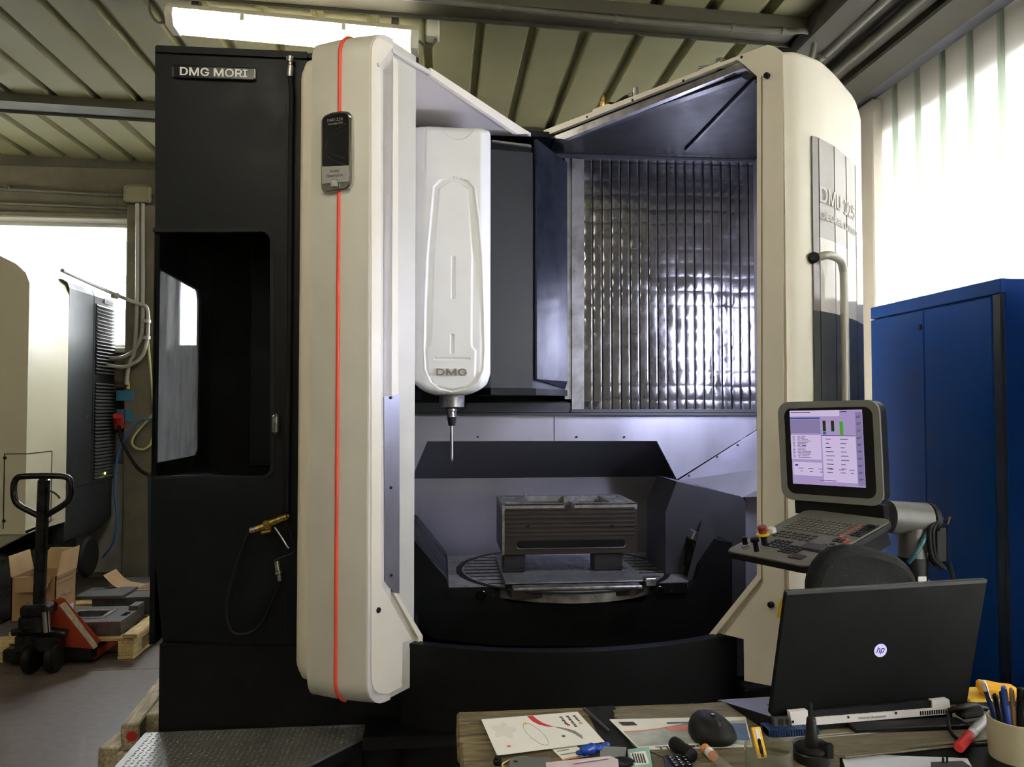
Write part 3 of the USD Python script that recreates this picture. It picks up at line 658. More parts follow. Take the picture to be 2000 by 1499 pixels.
for i in range(5):
    xa, xb = cols[i], cols[i + 1]
    if i == 0:
        part(dr2, 'cover_glass', facet(xa, xb, zz['low'], zz['top']), 'strip_glass', label='narrow grey glass strip')
    else:
        part(dr2, 'cover_glass', facet(xa, xb, zz['mid'], zz['top']), 'gray_glass', label='grey printed glass facet') if i < 4 else part(dr2, 'cover_glass', facet(xa, xb, zz['mid'], zz['top']), 'white_glass')
        part(dr2, 'cover_glass', facet(xa, xb, zz['low'], zz['mid']), 'white_glass', label='pale glass facet')
    part(dr2, 'cover_glass', facet(xa, xb, zz['bot'], zz['low']), 'smoke_glass', label='dark smoked glass facet')
def cover_text(s, h, px0, px1, z, m):
    """lettering that bends round the cover between two sight lines"""
    me = meshkit.text_mesh(s, h, .0006, True); v = me.vertices.copy(); lo, hi = v.min(0), v.max(0)
    S_ = (v[:, 0] - lo[0]) / (hi[0] - lo[0]); out = []
    pa = np.array([on_cover(px0 + (px1 - px0) * s_, 0, .0105)[:2] for s_ in np.linspace(0, 1, 30)])
    L = np.r_[0, np.cumsum(np.linalg.norm(np.diff(pa, axis=0), axis=1))]; L /= L[-1]
    for s_, q, w in zip(S_, v[:, 1], v[:, 2]):
        out.append([np.interp(s_, L, pa[:, 0]), np.interp(s_, L, pa[:, 1]) - w, z + q - lo[1]])
    me.vertices = np.array(out); return me
part(dr2, 'cover_lettering', cover_text('DMU 125', .062, 1601, 1669, 2.428, 0), 'cover_letter', label='pale model lettering')
part(dr2, 'cover_lettering', cover_text('DECKEL MAHO', .027, 1601, 1672, 2.362, 0), 'cover_letter', label='small pale lettering')
hx = [on_cover(1590, 0, .012), on_cover(1600, 0, .045), on_cover(1616, 0, .055), on_cover(1622, 0, .055), on_cover(1624, 0, .055)]
hz = [2.195, 2.205, 2.195, 2.165, 2.12]
hp = [np.array([p[0], p[1], z]) for p, z in zip(hx, hz)] + [np.array([hx[-1][0], hx[-1][1], z]) for z in (1.9, 1.5, 1.1)] + [np.array([hx[1][0], hx[1][1], 1.02])]
part(dr2, 'pull_handle', tube(smoothpath(hp, 8), .0165, 12), 'handle_gray', smooth=60, label='long grey bow handle')
part(dr2, 'handle_socket', disc(on_cover(1589, 2.195, .0), (-.2, -1, 0), .022, .03, 14, .004), 'plastic_black')
# fittings on the right roof rail
def onR(x, y, off=0): return PV(x, y, A2, nR) + np.append(nR, 0) * off
rd3 = np.append(dR, 0); rn3 = np.append(nR, 0)
part(dr2, 'rail_plate', plateR([(1154, 220), (1157, 213), (1186, 202), (1195, 204), (1195, 206)], -.005, .05), 'cream', smooth=False)
ft = part(dr2, 'coolant_fitting', J(lathe([(.016, 0), (.018, .01), (.018, .03), (.012, .035), (.012, .06), (.008, .065)], onR(1171, 208, -.03), n=10), bar(onR(1171, 197, -.03), onR(1182, 198, -.03), .010, 10)), 'brass', label='brass hose fitting')
part(ft, 'hose', tube(smoothpath([onR(1182, 199, -.03), onR(1195, 199, -.03), onR(1212, 187, -.03), onR(1226, 182, -.03)], 6), .0075, 8), 'rubber')
part(dr2, 'coolant_fitting', J(bar(onR(1222, 183, -.03), onR(1230, 181, -.03), .011, 10), lathe([(.010, 0), (.012, .004), (.012, .05), (.008, .054)], onR(1234, 189, -.03), n=10)), 'brushed')
part(dr2, 'rail_latch', J(frame_box(onR(1382, 130, -.03), rd3, rn3, Z_, .07, .02, .03, .005), bar(onR(1358, 128, -.03), onR(1390, 124, -.03), .006, 8), frame_box(onR(1400, 122, -.03), rd3, rn3, Z_, .03, .04, .05, .004)), 'brushed', label='metal rail latch')
part(dr2, 'rail_plate', plateR([(1364, 141), (1364, 136), (1396, 123), (1404, 119), (1408, 123)], -.005, .05), 'cream', smooth=False)

# ---- roof of the work room
rz = 3.02
part(mc, 'roof_plate', plan([(-.205, 3.085), (.47, 3.97), (-.23, 3.97)], rz, rz + .02), 'jamb_white', smooth=False, label='white underside of the left roof segment')
part(mc, 'roof_rail', plateL([(839, 133), (1036, 262), (1008, 262), (839, 147)], .006, .02), 'cream', smooth=False, label='cream roof rail')
part(mc, 'roof_rail', plateL([(765, 94), (840, 139), (840, 147), (766, 103)], .004, .012), 'jamb_white', smooth=False)
part(mc, 'roof_switch', hull([PV(x, y, A - nL * .04, nL) - np.append(nL, 0) * o for x, y in ((783, 108), (786, 104), (798, 101), (817, 113), (819, 140), (785, 125)) for o in (0, .07)]), 'navy', label='dark switch box on the roof')
part(mc, 'cover_strip', plan([(-.23, 3.9), (-.23, 3.97), (.55, 3.97), (.46, 3.9)], 2.955, rz), 'dark_sheet', smooth=False) if False else None
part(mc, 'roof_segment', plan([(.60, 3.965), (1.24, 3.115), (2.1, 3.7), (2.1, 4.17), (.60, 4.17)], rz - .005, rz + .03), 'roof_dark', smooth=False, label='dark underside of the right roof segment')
a_, b_ = PZ(1340, 292, rz - .01), PZ(1476, 152, rz - .01)
part(mc, 'roof_seam', frame_box((a_ + b_) / 2, unit(b_ - a_), np.cross(Z_, unit(b_ - a_)), Z_, np.linalg.norm(b_ - a_), .02, .02, .004), 'navy')
a_, b_ = PZ(1095, 275, rz - .01), PZ(1455, 150, rz - .01)
part(mc, 'roof_seam', frame_box((a_ + b_) / 2, unit(b_ - a_), np.cross(Z_, unit(b_ - a_)), Z_, np.linalg.norm(b_ - a_), .05, .014, .004), 'navy')
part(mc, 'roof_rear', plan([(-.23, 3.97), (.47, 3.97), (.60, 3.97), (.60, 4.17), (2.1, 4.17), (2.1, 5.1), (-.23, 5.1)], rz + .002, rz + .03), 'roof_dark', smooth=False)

# ---- interior walls
YU, YL_ = 4.25, 4.75
part(mc, 'header', pxelev([(1040, 262), (1600, 300), (1600, 318), (1040, 306)], YU - .02, .04), 'housing_gray', smooth=False)
part(mc, 'header_lip', pxelev([(1070, 288), (1600, 302), (1600, 306), (1070, 293)], YU - .05, .04), 'navy', smooth=False)
part(mc, 'slat_frame', pxelev([(1117, 309), (1141, 311), (1141, 805), (1117, 805)], YU - .015, .04), 'steel_frame', smooth=False, label='stainless post beside the slats')
part(mc, 'slat_frame', pxelev([(1103, 309), (1116, 309), (1116, 780), (1103, 780)], YU - .004, .04), 'steel_frame', smooth=False)
part(mc, 'slat_frame', pxelev([(792, 787), (1116, 787), (1116, 806), (792, 806)], YU - .006, .04), 'housing_gray', smooth=False)
part(mc, 'slat_frame', pxelev([(1116, 800), (1600, 800), (1600, 806), (1116, 806)], YU - .02, .05), 'housing_gray', smooth=False)
part(mc, 'sill_strip', pxelev([(792, 807), (1600, 807), (1600, 812), (792, 812)], YU - .03, .06), 'housing_gray', smooth=False)
part(mc, 'slat_backing', pxelev([(1138, 300), (1620, 300), (1620, 810), (1138, 810)], YU + .03, .02), 'navy')
x0, x1 = PY(1142, 600, YU)[0], PY(1484, 600, YU)[0]; pitch = (x1 - x0) / 19
zt, zb = PY(1300, 312, YU)[2], PY(1300, 802, YU)[2]
rows = 210
for k in range(22):
    xa = x0 + k * pitch
    if xa > 1.86: break
    u = np.linspace(0, 1, 13); v = np.linspace(zb, zt, rows)
    U_, V_ = np.meshgrid(u, v)
    ph = RNG.uniform(-.006, .006); cell = .078
    pil = np.abs(np.sin(math.pi * (V_ + ph) / cell)) ** .45 * np.sin(math.pi * np.clip(U_ * .94 + .03, 0, 1)) ** .5
    nz = meshkit.noise(np.stack([U_ * 2 + k * 5, V_ * 14, np.zeros_like(V_)], -1), 3)
    D = .0022 * pil + .0007 * nz - .0060 * np.clip((U_ - .86) / .14, 0, 1) ** 1.5
    P = np.stack([xa + U_ * (pitch - .0035), YU + .014 - D - .004 * U_, V_], -1)
    part(mc, 'slat', sheet_solid(P, (0, .012, 0)), 'steel_slat', smooth=30)
lowpx = [(793, 812), (1620, 812), (1620, 836), (1480, 838), (1322, 937), (1283, 862), (835, 862), (803, 937), (803, 1120), (793, 1120)]
part(mc, 'splash_wall', pxelev(lowpx, YU, .02), 'steel_sheet', smooth=False, label='stainless wall above the recess')
for x in (933, 1126, 1219): part(mc, 'bolt', disc(PY(x, 854, YU), -Y_, .006, .006, 8), 'bolt')
part(mc, 'wall_joint', pxelev([(1081.5, 812), (1083, 812), (1083, 861), (1081.5, 861)], YU - .001, .002), 'rubber')
za, zc = PY(1000, 862, YU)[2], PY(1000, 937, YL_)[2]
part(mc, 'recess_plate', prism([(YU, za), (YL_ + .02, zc), (YL_ + .02, zc + .02), (YU + .005, za + .02)], (-.35, 0, 0), Y_, Z_, X_, 2.3), 'dark_sheet', smooth=False, label='sloping plate in the back wall, shade put into its grey')  # recess shade is put into the darker grey of this plate
part(mc, 'rear_wall', bx(-.4, 2.1, YL_, YL_ + .02, .2, zc + .02), 'steel_sheet', smooth=False, label='stainless back wall behind the workpiece')
part(mc, 'wing_plate', hull([PY(793, 812, YU) + [0, .001, 0], PY(803, 937, YU), PY(803, 1120, YU), PY(793, 1120, YU)] + [PY(803, 937, YU) + [0, .5, 0], PY(803, 1120, YU) + [0, .5, 0], PY(800, 937, YU) + [0, .5, 0]]), 'steel_sheet', smooth=False)
part(mc, 'deflector_plate', hull([PY(1324, 939, YU - .005), PY(1490, 833, YU - .005), PY(1600, 900, 3.75), PY(1600, 965, 3.75), PY(1450, 972, 3.9), PY(1326, 945, YU - .005)] + [PY(1600, 965, 3.75) + [0, .3, -.02], PY(1490, 833, YU + .05)]), 'steel_sheet', smooth=False, label='bent stainless chip deflector')
for x, y in ((1345, 930), (1400, 893), (1440, 870)): part(mc, 'bolt', disc(PY(x, y, YU - .04), (.2, -1, .3), .006, .006, 8), 'bolt')
hp_ = [(1322, 941), (1400, 959), (1438, 969)] + arcpx(1440, 985, 16, 75, 0) + [(1457, 1260), (1300, 1260), (1300, 1000)]
part(mc, 'bearing_housing', pxelev(hp_, 3.86, .36), 'housing_gray', smooth=False, label='grey bearing housing of the swivel table')
part(mc, 'side_wall', bx(1.80, 1.82, 3.4, 4.3, .3, 3.02), 'steel_sheet', smooth=False)
part(mc, 'side_wall', pxelev([(1455, 950), (1600, 950), (1600, 1260), (1455, 1260)], 3.95, .02), 'steel_sheet', smooth=False)
part(mc, 'side_wall', hull([(-.150, 3.235, z) for z in (1.665, 3.02)] + [(-.205, 4.26, z) for z in (1.665, 3.02)] + [(-.17, 3.235, z) for z in (1.665, 3.02)] + [(-.225, 4.26, z) for z in (1.665, 3.02)]), 'jamb_white', smooth=False)
part(mc, 'side_wall', hull([(-.150, 3.235, z) for z in (.9, 1.66)] + [(-.205, 4.26, z) for z in (.64, 1.66)] + [(-.17, 3.235, z) for z in (.9, 1.66)] + [(-.225, 4.26, z) for z in (.64, 1.66)]), 'housing_gray', smooth=False)
part(mc, 'room_floor', bx(-.3, 2.1, 3.1, 4.8, .25, .3), 'black_body')
part(mc, 'carriage_opening', bx(-.3, 1.0, 4.55, 4.58, 1.5, 3.03), 'black_body')
part(mc, 'carriage_opening', bx(-.3, .9, 4.26, 4.56, 1.60, 1.63), 'black_body')
part(mc, 'opening_side', bx(.72, .74, 4.26, 4.56, 1.6, 3.02), 'navy')
part(mc, 'bellows', J([bx(-.19 + k * .03, -.165 + k * .03, 4.27, 4.29 - (k % 2) * .012, 1.64, 3.0) for k in range(3)]), 'rubber')
# ---- carriage with spindle head
cpl = [(.10, 3.83), (.25, 3.82), (.463, 3.85), (.685, 4.22), (.685, 4.5), (-.12, 4.5), (-.12, 3.9)]
cb = PY(960, 770, 3.85)[2]
ca = part(mc, 'carriage', hull([(x, y, cb + (.02 if y > 4 else .03)) for x, y in cpl] + [(x, y + .0, 2.895) for x, y in cpl] + [(x * .98, y + .10, 2.975) for x, y in cpl]), 'carriage', smooth=False, label='dark slanted carriage behind the spindle head')
part(ca, 'side_cover', hull([(x + o, y - o, z) for x, y in ((.474, 3.86), (.69, 4.22)) for o in (0, .012) for z in (1.74, 2.965)] + [(.69, 4.22, 1.70)]), 'navy', smooth=False, label='navy side cover')
part(ca, 'bottom_lip', hull([(x, y, z) for x, y in ((.25, 3.80), (.48, 3.84), (.70, 4.2), (.70, 4.25), (.1, 4.25)) for z in (cb - .005, cb + .028)]), 'black_body', smooth=False)
part(ca, 'edge_strip', pxelev([(961, 273), (1038, 283), (1038, 287), (961, 277)], 3.845, .02), 'steel_frame', smooth=False)
YS = 3.6
pL, pR = PY(803, 500, YS)[0], PY(960, 500, YS)[0]
nu, nv = 170, 380
uu = np.linspace(0, 1, nu); vv = np.linspace(0, 1, nv)
pxs = 803 + 157 * uu
e = np.minimum(uu, 1 - uu)
zbot_px = 770 - 30 * np.clip((np.abs(uu - .5) / .5), 0, 1) ** 3.2 - 14 * np.clip((np.abs(uu - .5) - .44) / .06, 0, 1) ** 2
ztop_px = 243 + 12 * np.clip((np.abs(uu - .5) - .46) / .04, 0, 1) ** 2 + 0 * uu
def px2z(y): return CAM[2] + (PY(880, 500, YS)[2] - CAM[2]) + (500 - y) / F * (YS * 1.0) * (np.linalg.norm(ray(880, 500)[:2]) / 1.0) * 0 + (500 - y) * (PY(880, 400, YS)[2] - PY(880, 500, YS)[2]) / 100
Yp = zbot_px[None, :] + (ztop_px - zbot_px)[None, :] * vv[:, None]      # image row of each node
Xp = np.broadcast_to(pxs[None, :], Yp.shape)
def ss(a): a = np.clip(a, 0, 1); return a * a * (3 - 2 * a)
ky = [345, 352, 365, 420, 500, 600, 680, 720, 745, 758, 764]
xl_ = np.interp(Yp, ky, [884, 858, 846, 841, 834, 830, 829, 831, 842, 858, 884]); xr_ = np.interp(Yp, ky, [884, 912, 925, 932, 940, 944, 946, 944, 932, 912, 884])
ins = np.minimum(np.minimum(Xp - xl_, xr_ - Xp), 1e9); ins = np.where((Yp < 345) | (Yp > 764), -20, ins)
ky2 = [350, 368, 500, 660, 676, 684, 735, 752, 760]
xl2 = np.interp(Yp, ky2, [884, 856, 846, 842, 838, 833, 838, 850, 884]); xr2 = np.interp(Yp, ky2, [884, 916, 923, 922, 923, 930, 929, 915, 884])
in2 = np.where((Yp < 350) | (Yp > 760), -20, np.minimum(Xp - xl2, xr2 - Xp))
rel = -.010 * ss((ins + 2) / 5) + .006 * ss((in2 + 1) / 4)
rel += .0035 * ss(1 - np.abs(ins) / 4.5)                                       # raised rim
for (xa, xb, ya, yb) in ((881.5, 889, 500, 582), (880, 887, 652, 690), (848, 918, 698.5, 701.5)):
    rel -= .006 * ss((np.minimum(Xp - xa, xb - Xp) + .8) / 2) * ss((np.minimum(Yp - ya, yb - Yp) + .8) / 2)
rel -= .004 * ss((60 - np.hypot((Xp - 893) * 1.55, (Yp - 225) * 1.25)) / 4)       # shallow dish at the top
rel -= .004 * ss((np.minimum(Xp - 826, 831 - Xp) + 1) / 2) * ss((340 - Yp) / 20)
rel -= .010 * ss((Xp - 938) / 3) * ss((Xp - 930) / 10) * 0
E_ = np.minimum(np.minimum(Xp - 803, 960 - Xp), np.minimum(Yp - ztop_px[None, :], zbot_px[None, :] - Yp))
rnd = .040 * (1 - np.sqrt(np.clip(1 - (1 - np.clip(E_ / 15, 0, 1)) ** 2, 0, 1)))
rnd += .03 * ss((Xp - 936) / 24) + .022 * ss((834 - Xp) / 30)
P = np.stack([pL + (pR - pL) * np.broadcast_to(uu[None, :], Yp.shape), YS - rel + rnd, px2z(Yp)], -1)
sh = part(mc, 'spindle_head', sheet_solid(P, (0, .24, 0)), 'spindle_white', smooth=50, label='white moulded spindle head cover')
sxy = PY(881, 775, YS + .13)
part(sh, 'logo', text('DMG', .030, PY(882, 727, YS + .003), X_, Z_, -Y_, .006, True, width=.142), 'brushed', label='grey metal logo lettering')
sx, sy = sxy[0] + .004, YS + .13
part(sh, 'spindle_nose', lathe([(.075, .06), (.075, .02), (.062, .0), (.060, -.055), (.052, -.06), (.0, -.06)], (sx, sy, px2z(770)), n=28), 'brushed', smooth=40, label='steel spindle nose')
# switch to an independent thing: the clamped tool
th = thing('tool_holder', 'slim tapered tool holder with long ball-nose end mill clamped in the spindle', 'tool', (sx, sy, PY(883, 903, sy)[2]))
zt0 = PY(881, 798, sy)[2]; zt1 = PY(881, 832, sy)[2]; zt2 = PY(883, 903, sy)[2]
part(th, 'flange', lathe([(.0, .006), (.048, .006), (.056, 0), (.056, -.01), (.046, -.014), (.046, -.018), (.036, -.024), (.03, -.024)], (sx, sy, zt0 + .022), n=24), 'tool_dark', smooth=30)
part(th, 'holder_neck', lathe([(.027, zt0 + .002), (.027, zt0 - .012), (.0235, zt0 - .016), (.0225, zt0 - .040), (.0235, zt0 - .042)], (sx, sy, 0), n=20), 'chrome', smooth=30)
part(th, 'shrink_sleeve', lathe([(.0235, zt0 - .042), (.0165, zt1)], (sx, sy, 0), n=20), 'tool_dark', smooth=30, label='dark shrink sleeve')
part(th, 'end_mill', lathe([(.0085, zt1 + .002), (.0085, zt2 + .022), (.0098, zt2 + .020), (.0095, zt2 + .008), (.006, zt2 + .001), (0.0005, zt2)], (sx, sy, 0), n=16), 'chrome', smooth=30, label='bright end mill')

# ---- swivel rotary table
ZT = .745
cr_px = [(786, 1040), (806, 1052), (872, 1134), (878, 1152), (985, 1152), (986, 1174), (1000, 1179), (1252, 1177), (1262, 1168), (1263, 1151), (1345, 1150), (1360, 1134), (1368, 1105), (1402, 1056), (1430, 1060), (1430, 1230), (1385, 1252), (1200, 1262), (980, 1262), (850, 1248), (790, 1215), (780, 1100)]
cra = part(mc, 'table_cradle', pxelev(cr_px, 3.67, .75), 'black_body', smooth=False, label='black swivel cradle of the rotary table')
part(mc, 'table_plate', plan([(PZ(877, 1142, ZT)[0], 3.675), (PZ(1347, 1140, ZT)[0], 3.675), (1.30, 4.0), (1.24, 4.45), (.02, 4.45), (.015, 4.0)], ZT - .05, ZT), 'table_iron', smooth=False, label='square iron table plate')
for a, b in ((877, 984), (1263, 1347)): part(mc, 'plate_front', bx(PZ(a, 1142, ZT)[0], PZ(b, 1142, ZT)[0], 3.662, 3.674, ZT - .05, ZT - .0015), 'black_body')
tc = np.array([.645, 4.05])
rt = part(mc, 'rotary_plate', disc((tc[0], tc[1], ZT - .05), Z_, .53, .051, 72), 'table_iron', smooth=30, label='round rotary table with slots')
part(rt, 'ring_groove', prism(Point(*tc).buffer(.562, quad_segs=24).difference(Point(*tc).buffer(.532, quad_segs=24)), (0, 0, ZT), X_, Y_, Z_, .0015), 'black_body', label='dark ring groove')
for k in range(-6, 7):
    if k in (-1, 0, 1): pass
    yk = tc[1] + k * .08; w = math.sqrt(max(.52 ** 2 - (k * .08) ** 2, 0))
    part(rt, 'table_slot', bx(tc[0] - w, tc[0] + w, yk - .007, yk + .007, ZT + .0008, ZT + .0022), 'black_body')
for sx_ in (.20, 1.06):
    p = np.array([PY(939, 1164, 3.66)[0] if sx_ < .5 else PY(1288, 1162, 3.66)[0], 3.665, PY(939, 1164, 3.66)[2]])
    part(cra, 'port_cover', disc(p, -Y_, .026, .008, 20, .003), 'black_gloss'); part(cra, 'port_plug', disc(p + [.06, 0, 0], -Y_, .007, .006, 10), 'bolt')
# arm slopes that catch the light
part(cra, 'arm_slope', hull([PY(x, y, Y) for x, y, Y in ((786, 1040, 3.68), (806, 1052, 3.68), (872, 1130, 3.68), (877, 1128, 3.95), (814, 1050, 3.95), (800, 1042, 3.95))]), 'housing_gray', smooth=False)
part(cra, 'trunnion', disc(PY(772, 1052, 3.9), X_, .07, .09, 24, .012), 'steel_frame', smooth=30)
part(cra, 'arm', hull([PY(x, y, 3.72) for x, y in ((1342, 1132), (1372, 1012), (1390, 1012), (1402, 1058), (1400, 1190), (1352, 1160))] + [PY(x, y, 4.1) for x, y in ((1345, 1100), (1372, 1012), (1388, 1012), (1400, 1060))]), 'housing_gray', smooth=False, label='grey swivel arm')
part(cra, 'arm_disc', J(disc(PY(1345, 1075, 3.88), (-1, -.35, .1), .085, .03, 28, .006)), 'black_body', smooth=30)
part(cra, 'arm_block', frame_box(PY(1352, 1045, 3.84), (.9, 0, -.4), Y_, (.4, 0, .9), .035, .12, .05, .006), 'steel_frame')
# ---- front apron
ap = []
zA = .63
xs = np.linspace(-.155, 1.265, 17); yy_ = 3.21 - .19 * (1 - ((xs - .555) / .71) ** 2)
P = np.array([[(x, y, z) for x, y in zip(xs, yy_)] for z in (.26, zA)])
part(mc, 'front_apron', sheet_solid(P, (0, .06, 0)), 'black_body', smooth=30, label='black bowed front apron')
P = np.array([[(x, y - .004, z) for x, y in zip(xs, yy_)] for z in (zA - .012, zA + .004)])
part(mc, 'apron_lip', sheet_solid(P, (0, .05, 0)), 'anthracite', smooth=30)
P = np.array([[(x, y + .012, z) for x, y in zip(xs[1:-1], yy_[1:-1])] for z in (.34, .385)])
part(mc, 'apron_band', sheet_solid(P, (0, -.02, 0)), 'anthracite_low', smooth=30)
part(mc, 'machine_bed', bx(-.16, 2.15, 3.24, 5.1, 0, .45, .01), 'black_body')
part(mc, 'machine_bed', bx(1.27, 2.05, 3.14, 3.3, 0, .42, .01), 'black_body')
# ---- work light on the inside of the right door
LC, LN = np.array([1.63, 3.28, 2.06]), unit((-.62, .78, -.12)); LS = unit(np.cross(Z_, LN))
lt = part(mc, 'work_light', frame_box(LC, LN, LS, Z_, .04, .15, .66, .008), 'plastic_black', label='work light inside the right door')
part(lt, 'light_window', frame_box(LC + LN * .022, LN, LS, Z_, .006, .12, .60, .002), 'machine_light')

# ------------------------------------------------------------------ workpiece on the table
YW = 3.85
wl_, wr_ = PY(981, 1080, YW)[0], PY(1245, 1080, YW)[0]; wz0, wz1 = PY(1100, 1083, YW)[2], PY(1100, 985, YW)[2]
wp = thing('workpiece', 'grooved steel mould block with pockets, standing on spacers on the machine table', 'workpiece', ((wl_ + wr_) / 2, YW + .2, wz0))
bsol = bx(wl_, wr_, YW, YW + .40, wz0, wz1 - .03, .002)
rim_ = sbox(wl_, YW, wr_, YW + .40)
def pk(x0_, x1_, y0_, y1_): return sbox(wl_ + x0_, YW + y0_, wl_ + x1_, YW + y1_)
pockets = unary_union([pk(.15, .36, .04, .36), pk(.38, .56, .05, .35).buffer(-.01, join_style=1).buffer(.01), Polygon([(wl_ + .34, YW + .10), (wl_ + .40, YW + .10), (wl_ + .40, YW + .3), (wl_ + .34, YW + .3)]), pk(.025, .10, .05, .11), pk(.025, .10, .26, .32), pk(.58, .655, .05, .11), pk(.58, .655, .26, .32), pk(.315, .365, -.01, .05)])
part(wp, 'block', bsol, 'block_steel', smooth=False)
part(wp, 'pocketed_top', prism(rim_.difference(pockets), (0, 0, wz1 - .03), X_, Y_, Z_, .03), 'mold_top', smooth=False, label='bright machined top with pockets')
for a, b in ((.025, .05), (.025, .26), (.58, .05), (.58, .26)): part(wp, 'slot_insert', bx(wl_ + a + .006, wl_ + a + .069, YW + b + .008, YW + b + .052, wz1 - .03, wz1 - .006, .006), 'brushed')
part(wp, 'pocket_wall', hull([(wl_ + .37, YW + .05, wz1 - .03), (wl_ + .42, YW + .30, wz1 - .03), (wl_ + .375, YW + .05, wz1 + .003), (wl_ + .425, YW + .30, wz1 + .003), (wl_ + .39, YW + .05, wz1 - .03), (wl_ + .435, YW + .30, wz1 - .03)]), 'brushed')
for a in (.16, .44, .57): part(wp, 'guide_pin', lathe([(.005, 0), (.005, .036), (.003, .04)], (wl_ + a, YW + .372, wz1 - .03), n=8), 'chrome')
for k in range(7):
    z = wz0 + .095 + k * .022
    part(wp, 'milling_ridge', frame_box(((wl_ + wr_) / 2, YW - .001, z), X_, Y_, Z_, (wr_ - wl_) - .026, .003, .009, .001), 'block_steel')
sl_ = affinity.translate(rrect(.555, .040, .018), 0, 0)
part(wp, 'lower_slot', prism(sl_, ((wl_ + wr_) / 2 + .005, YW - .0015, wz0 + .05), X_, Z_, Y_, .003), 'black_body', label='dark rounded slot')
part(wp, 'slot_edge', tube([((wl_ + wr_) / 2 + .005 + a, YW - .002, wz0 + .05 + b) for a, b in [(-.277, .0)] + arc((-.262, -.003), .0165, 180, 270, 5) + arc((.262, -.003), .0165, 270, 360, 5) + [(.277, .004)]], .0022, 6), 'chrome', label='bright slot edge')
part(wp, 'top_edge', bx(wl_, wl_ + .31, YW - .002, YW + .003, wz1 - .005, wz1 + .0015), 'chrome'); part(wp, 'top_edge', bx(wl_ + .37, wr_, YW - .002, YW + .003, wz1 - .005, wz1 + .0015), 'chrome')
part(wp, 'corner_edge', bx(wl_ - .001, wl_ + .011, YW - .003, YW + .002, wz0, wz1), 'brushed')
for x in (1031, 1195): part(wp, 'threaded_hole', disc(PY(x, 1028, YW - .003), -Y_, .008, .002, 10), 'black_body')
ZP = PY(1000, 1119, YW + .01)[2]
part_n = thing('clamping_plate', 'long dark clamping plate with bright front edge across the rotary table', 'plate', (.72, 3.75, ZT))
pxl, pxr = PZ(984, 1133, ZP)[0], PZ(1262, 1130, ZP)[0]
part(part_n, 'plate_body', bx(pxl, pxr, 3.63, 4.28, ZT + .002, ZP, .004), 'plate_iron', label='perforated top plate')
part(part_n, 'bright_edge', bx(PY(1000, 1140, 3.6)[0], PY(1250, 1140, 3.6)[0], 3.55, 3.62, ZT + .001, ZT + .018, .004), 'brushed', label='bright front edge')
part(part_n, 'front_face', bx(pxl - .001, pxr + .001, 3.622, 3.629, ZT + .002, ZP - .004), 'black_body')
part(part_n, 'front_nose', hull([(PY(990, 1150, 3.6)[0], 3.60, ZT - .02), (PY(1258, 1150, 3.6)[0], 3.60, ZT - .02), (PY(998, 1150, 3.55)[0], 3.548, ZT + .008), (PY(1246, 1150, 3.55)[0], 3.548, ZT + .008), (PY(990, 1150, 3.6)[0], 3.62, ZT + .0005), (PY(1258, 1150, 3.6)[0], 3.62, ZT + .0005), (PY(1000, 1150, 3.55)[0], 3.55, ZT - .028), (PY(1240, 1150, 3.55)[0], 3.55, ZT - .028)]), 'block_steel', smooth=False)
part(part_n, 'end_stop', bx(pxr - .02, pxr + .03, 3.60, 3.66, ZT, ZP + .015, .004), 'brushed')
hol = [disc((pxl + .05 + i * .055, 3.66 + j * .06, ZP), Z_, .008, .0012, 8) for i in range(13) for j in range(10) if not (YW - .03 < 3.66 + j * .06 < YW + .09 and False)]
part(part_n, 'hole_pattern', J(hol), 'brushed', kind='stuff', label='rows of small bright tapped holes')
for i, (a, b) in enumerate(((983, 1026), (1160, 1216))):
    xa, xb = PY(a, 1100, YW + .01)[0], PY(b, 1100, YW + .01)[0]
    s = solo('spacer_block', J(bx(xa, xb, YW + .01, YW + .11, ZP + .001, wz0 - .001, .004), bx(xa + .005, xb - .005, YW + .007, YW + .011, ZP + .02, ZP + .03)), 'tool_dark', ['black spacer block under the left end of the steel mould block', 'black spacer block under the right end of the steel mould block'][i], 'spacer')
for i, (a, b) in enumerate(((983, 1026), (1160, 1216))):
    xa, xb = PY(a, 1100, YW + .01)[0], PY(b, 1100, YW + .01)[0]
    pass
# ------------------------------------------------------------------ air gun on the dark panel
t = thing('air_gun', 'brass air gun with thin trigger hanging on the dark side panel of the milling machine', 'air gun', PY(527, 1030, 3.24))
YG = 3.24
def G(x, y, o=0): return PY(440 + x / 6.81, 960 + y / 6.81, YG + o)
part(t, 'barrel', lathe([(.010, 0), (.015, .004), (.015, .075), (.009, .079), (.009, .085)], G(590, 430), G(800, 345) - G(590, 430), 14), 'brass', smooth=30)
part(t, 'valve_body', J(bar(G(410, 505), G(530, 455), .013, 12), frame_box(G(560, 450), unit(G(800, 345) - G(590, 430)), Y_, unit(np.cross(Y_, G(800, 345) - G(590, 430))), .03, .03, .04, .005), bar(G(480, 555), G(610, 520), .010, 12)), 'brass', smooth=30)
part(t, 'hose_end', bar(G(330, 525), G(405, 508), .013, 12), 'brushed')
part(t, 'trigger', tube(smoothpath([G(655, 480), G(740, 600), G(820, 730), G(850, 760)], 4), .0045, 8), 'brushed', label='thin grey trigger lever')
part(t, 'bail_wire', tube(smoothpath([G(800, 400), G(880, 600), G(910, 800), G(720, 890), G(640, 930)], 6), .0018, 6), 'bolt')
part(t, 'nozzle', lathe([(.006, 0), (.012, .003), (.013, .04), (.017, .045), (.017, .055), (.011, .06), (.010, .085), (.004, .085)], G(680, 920), G(740, 1270) - G(680, 920), 14), 'chrome', smooth=30, label='grey metal nozzle')
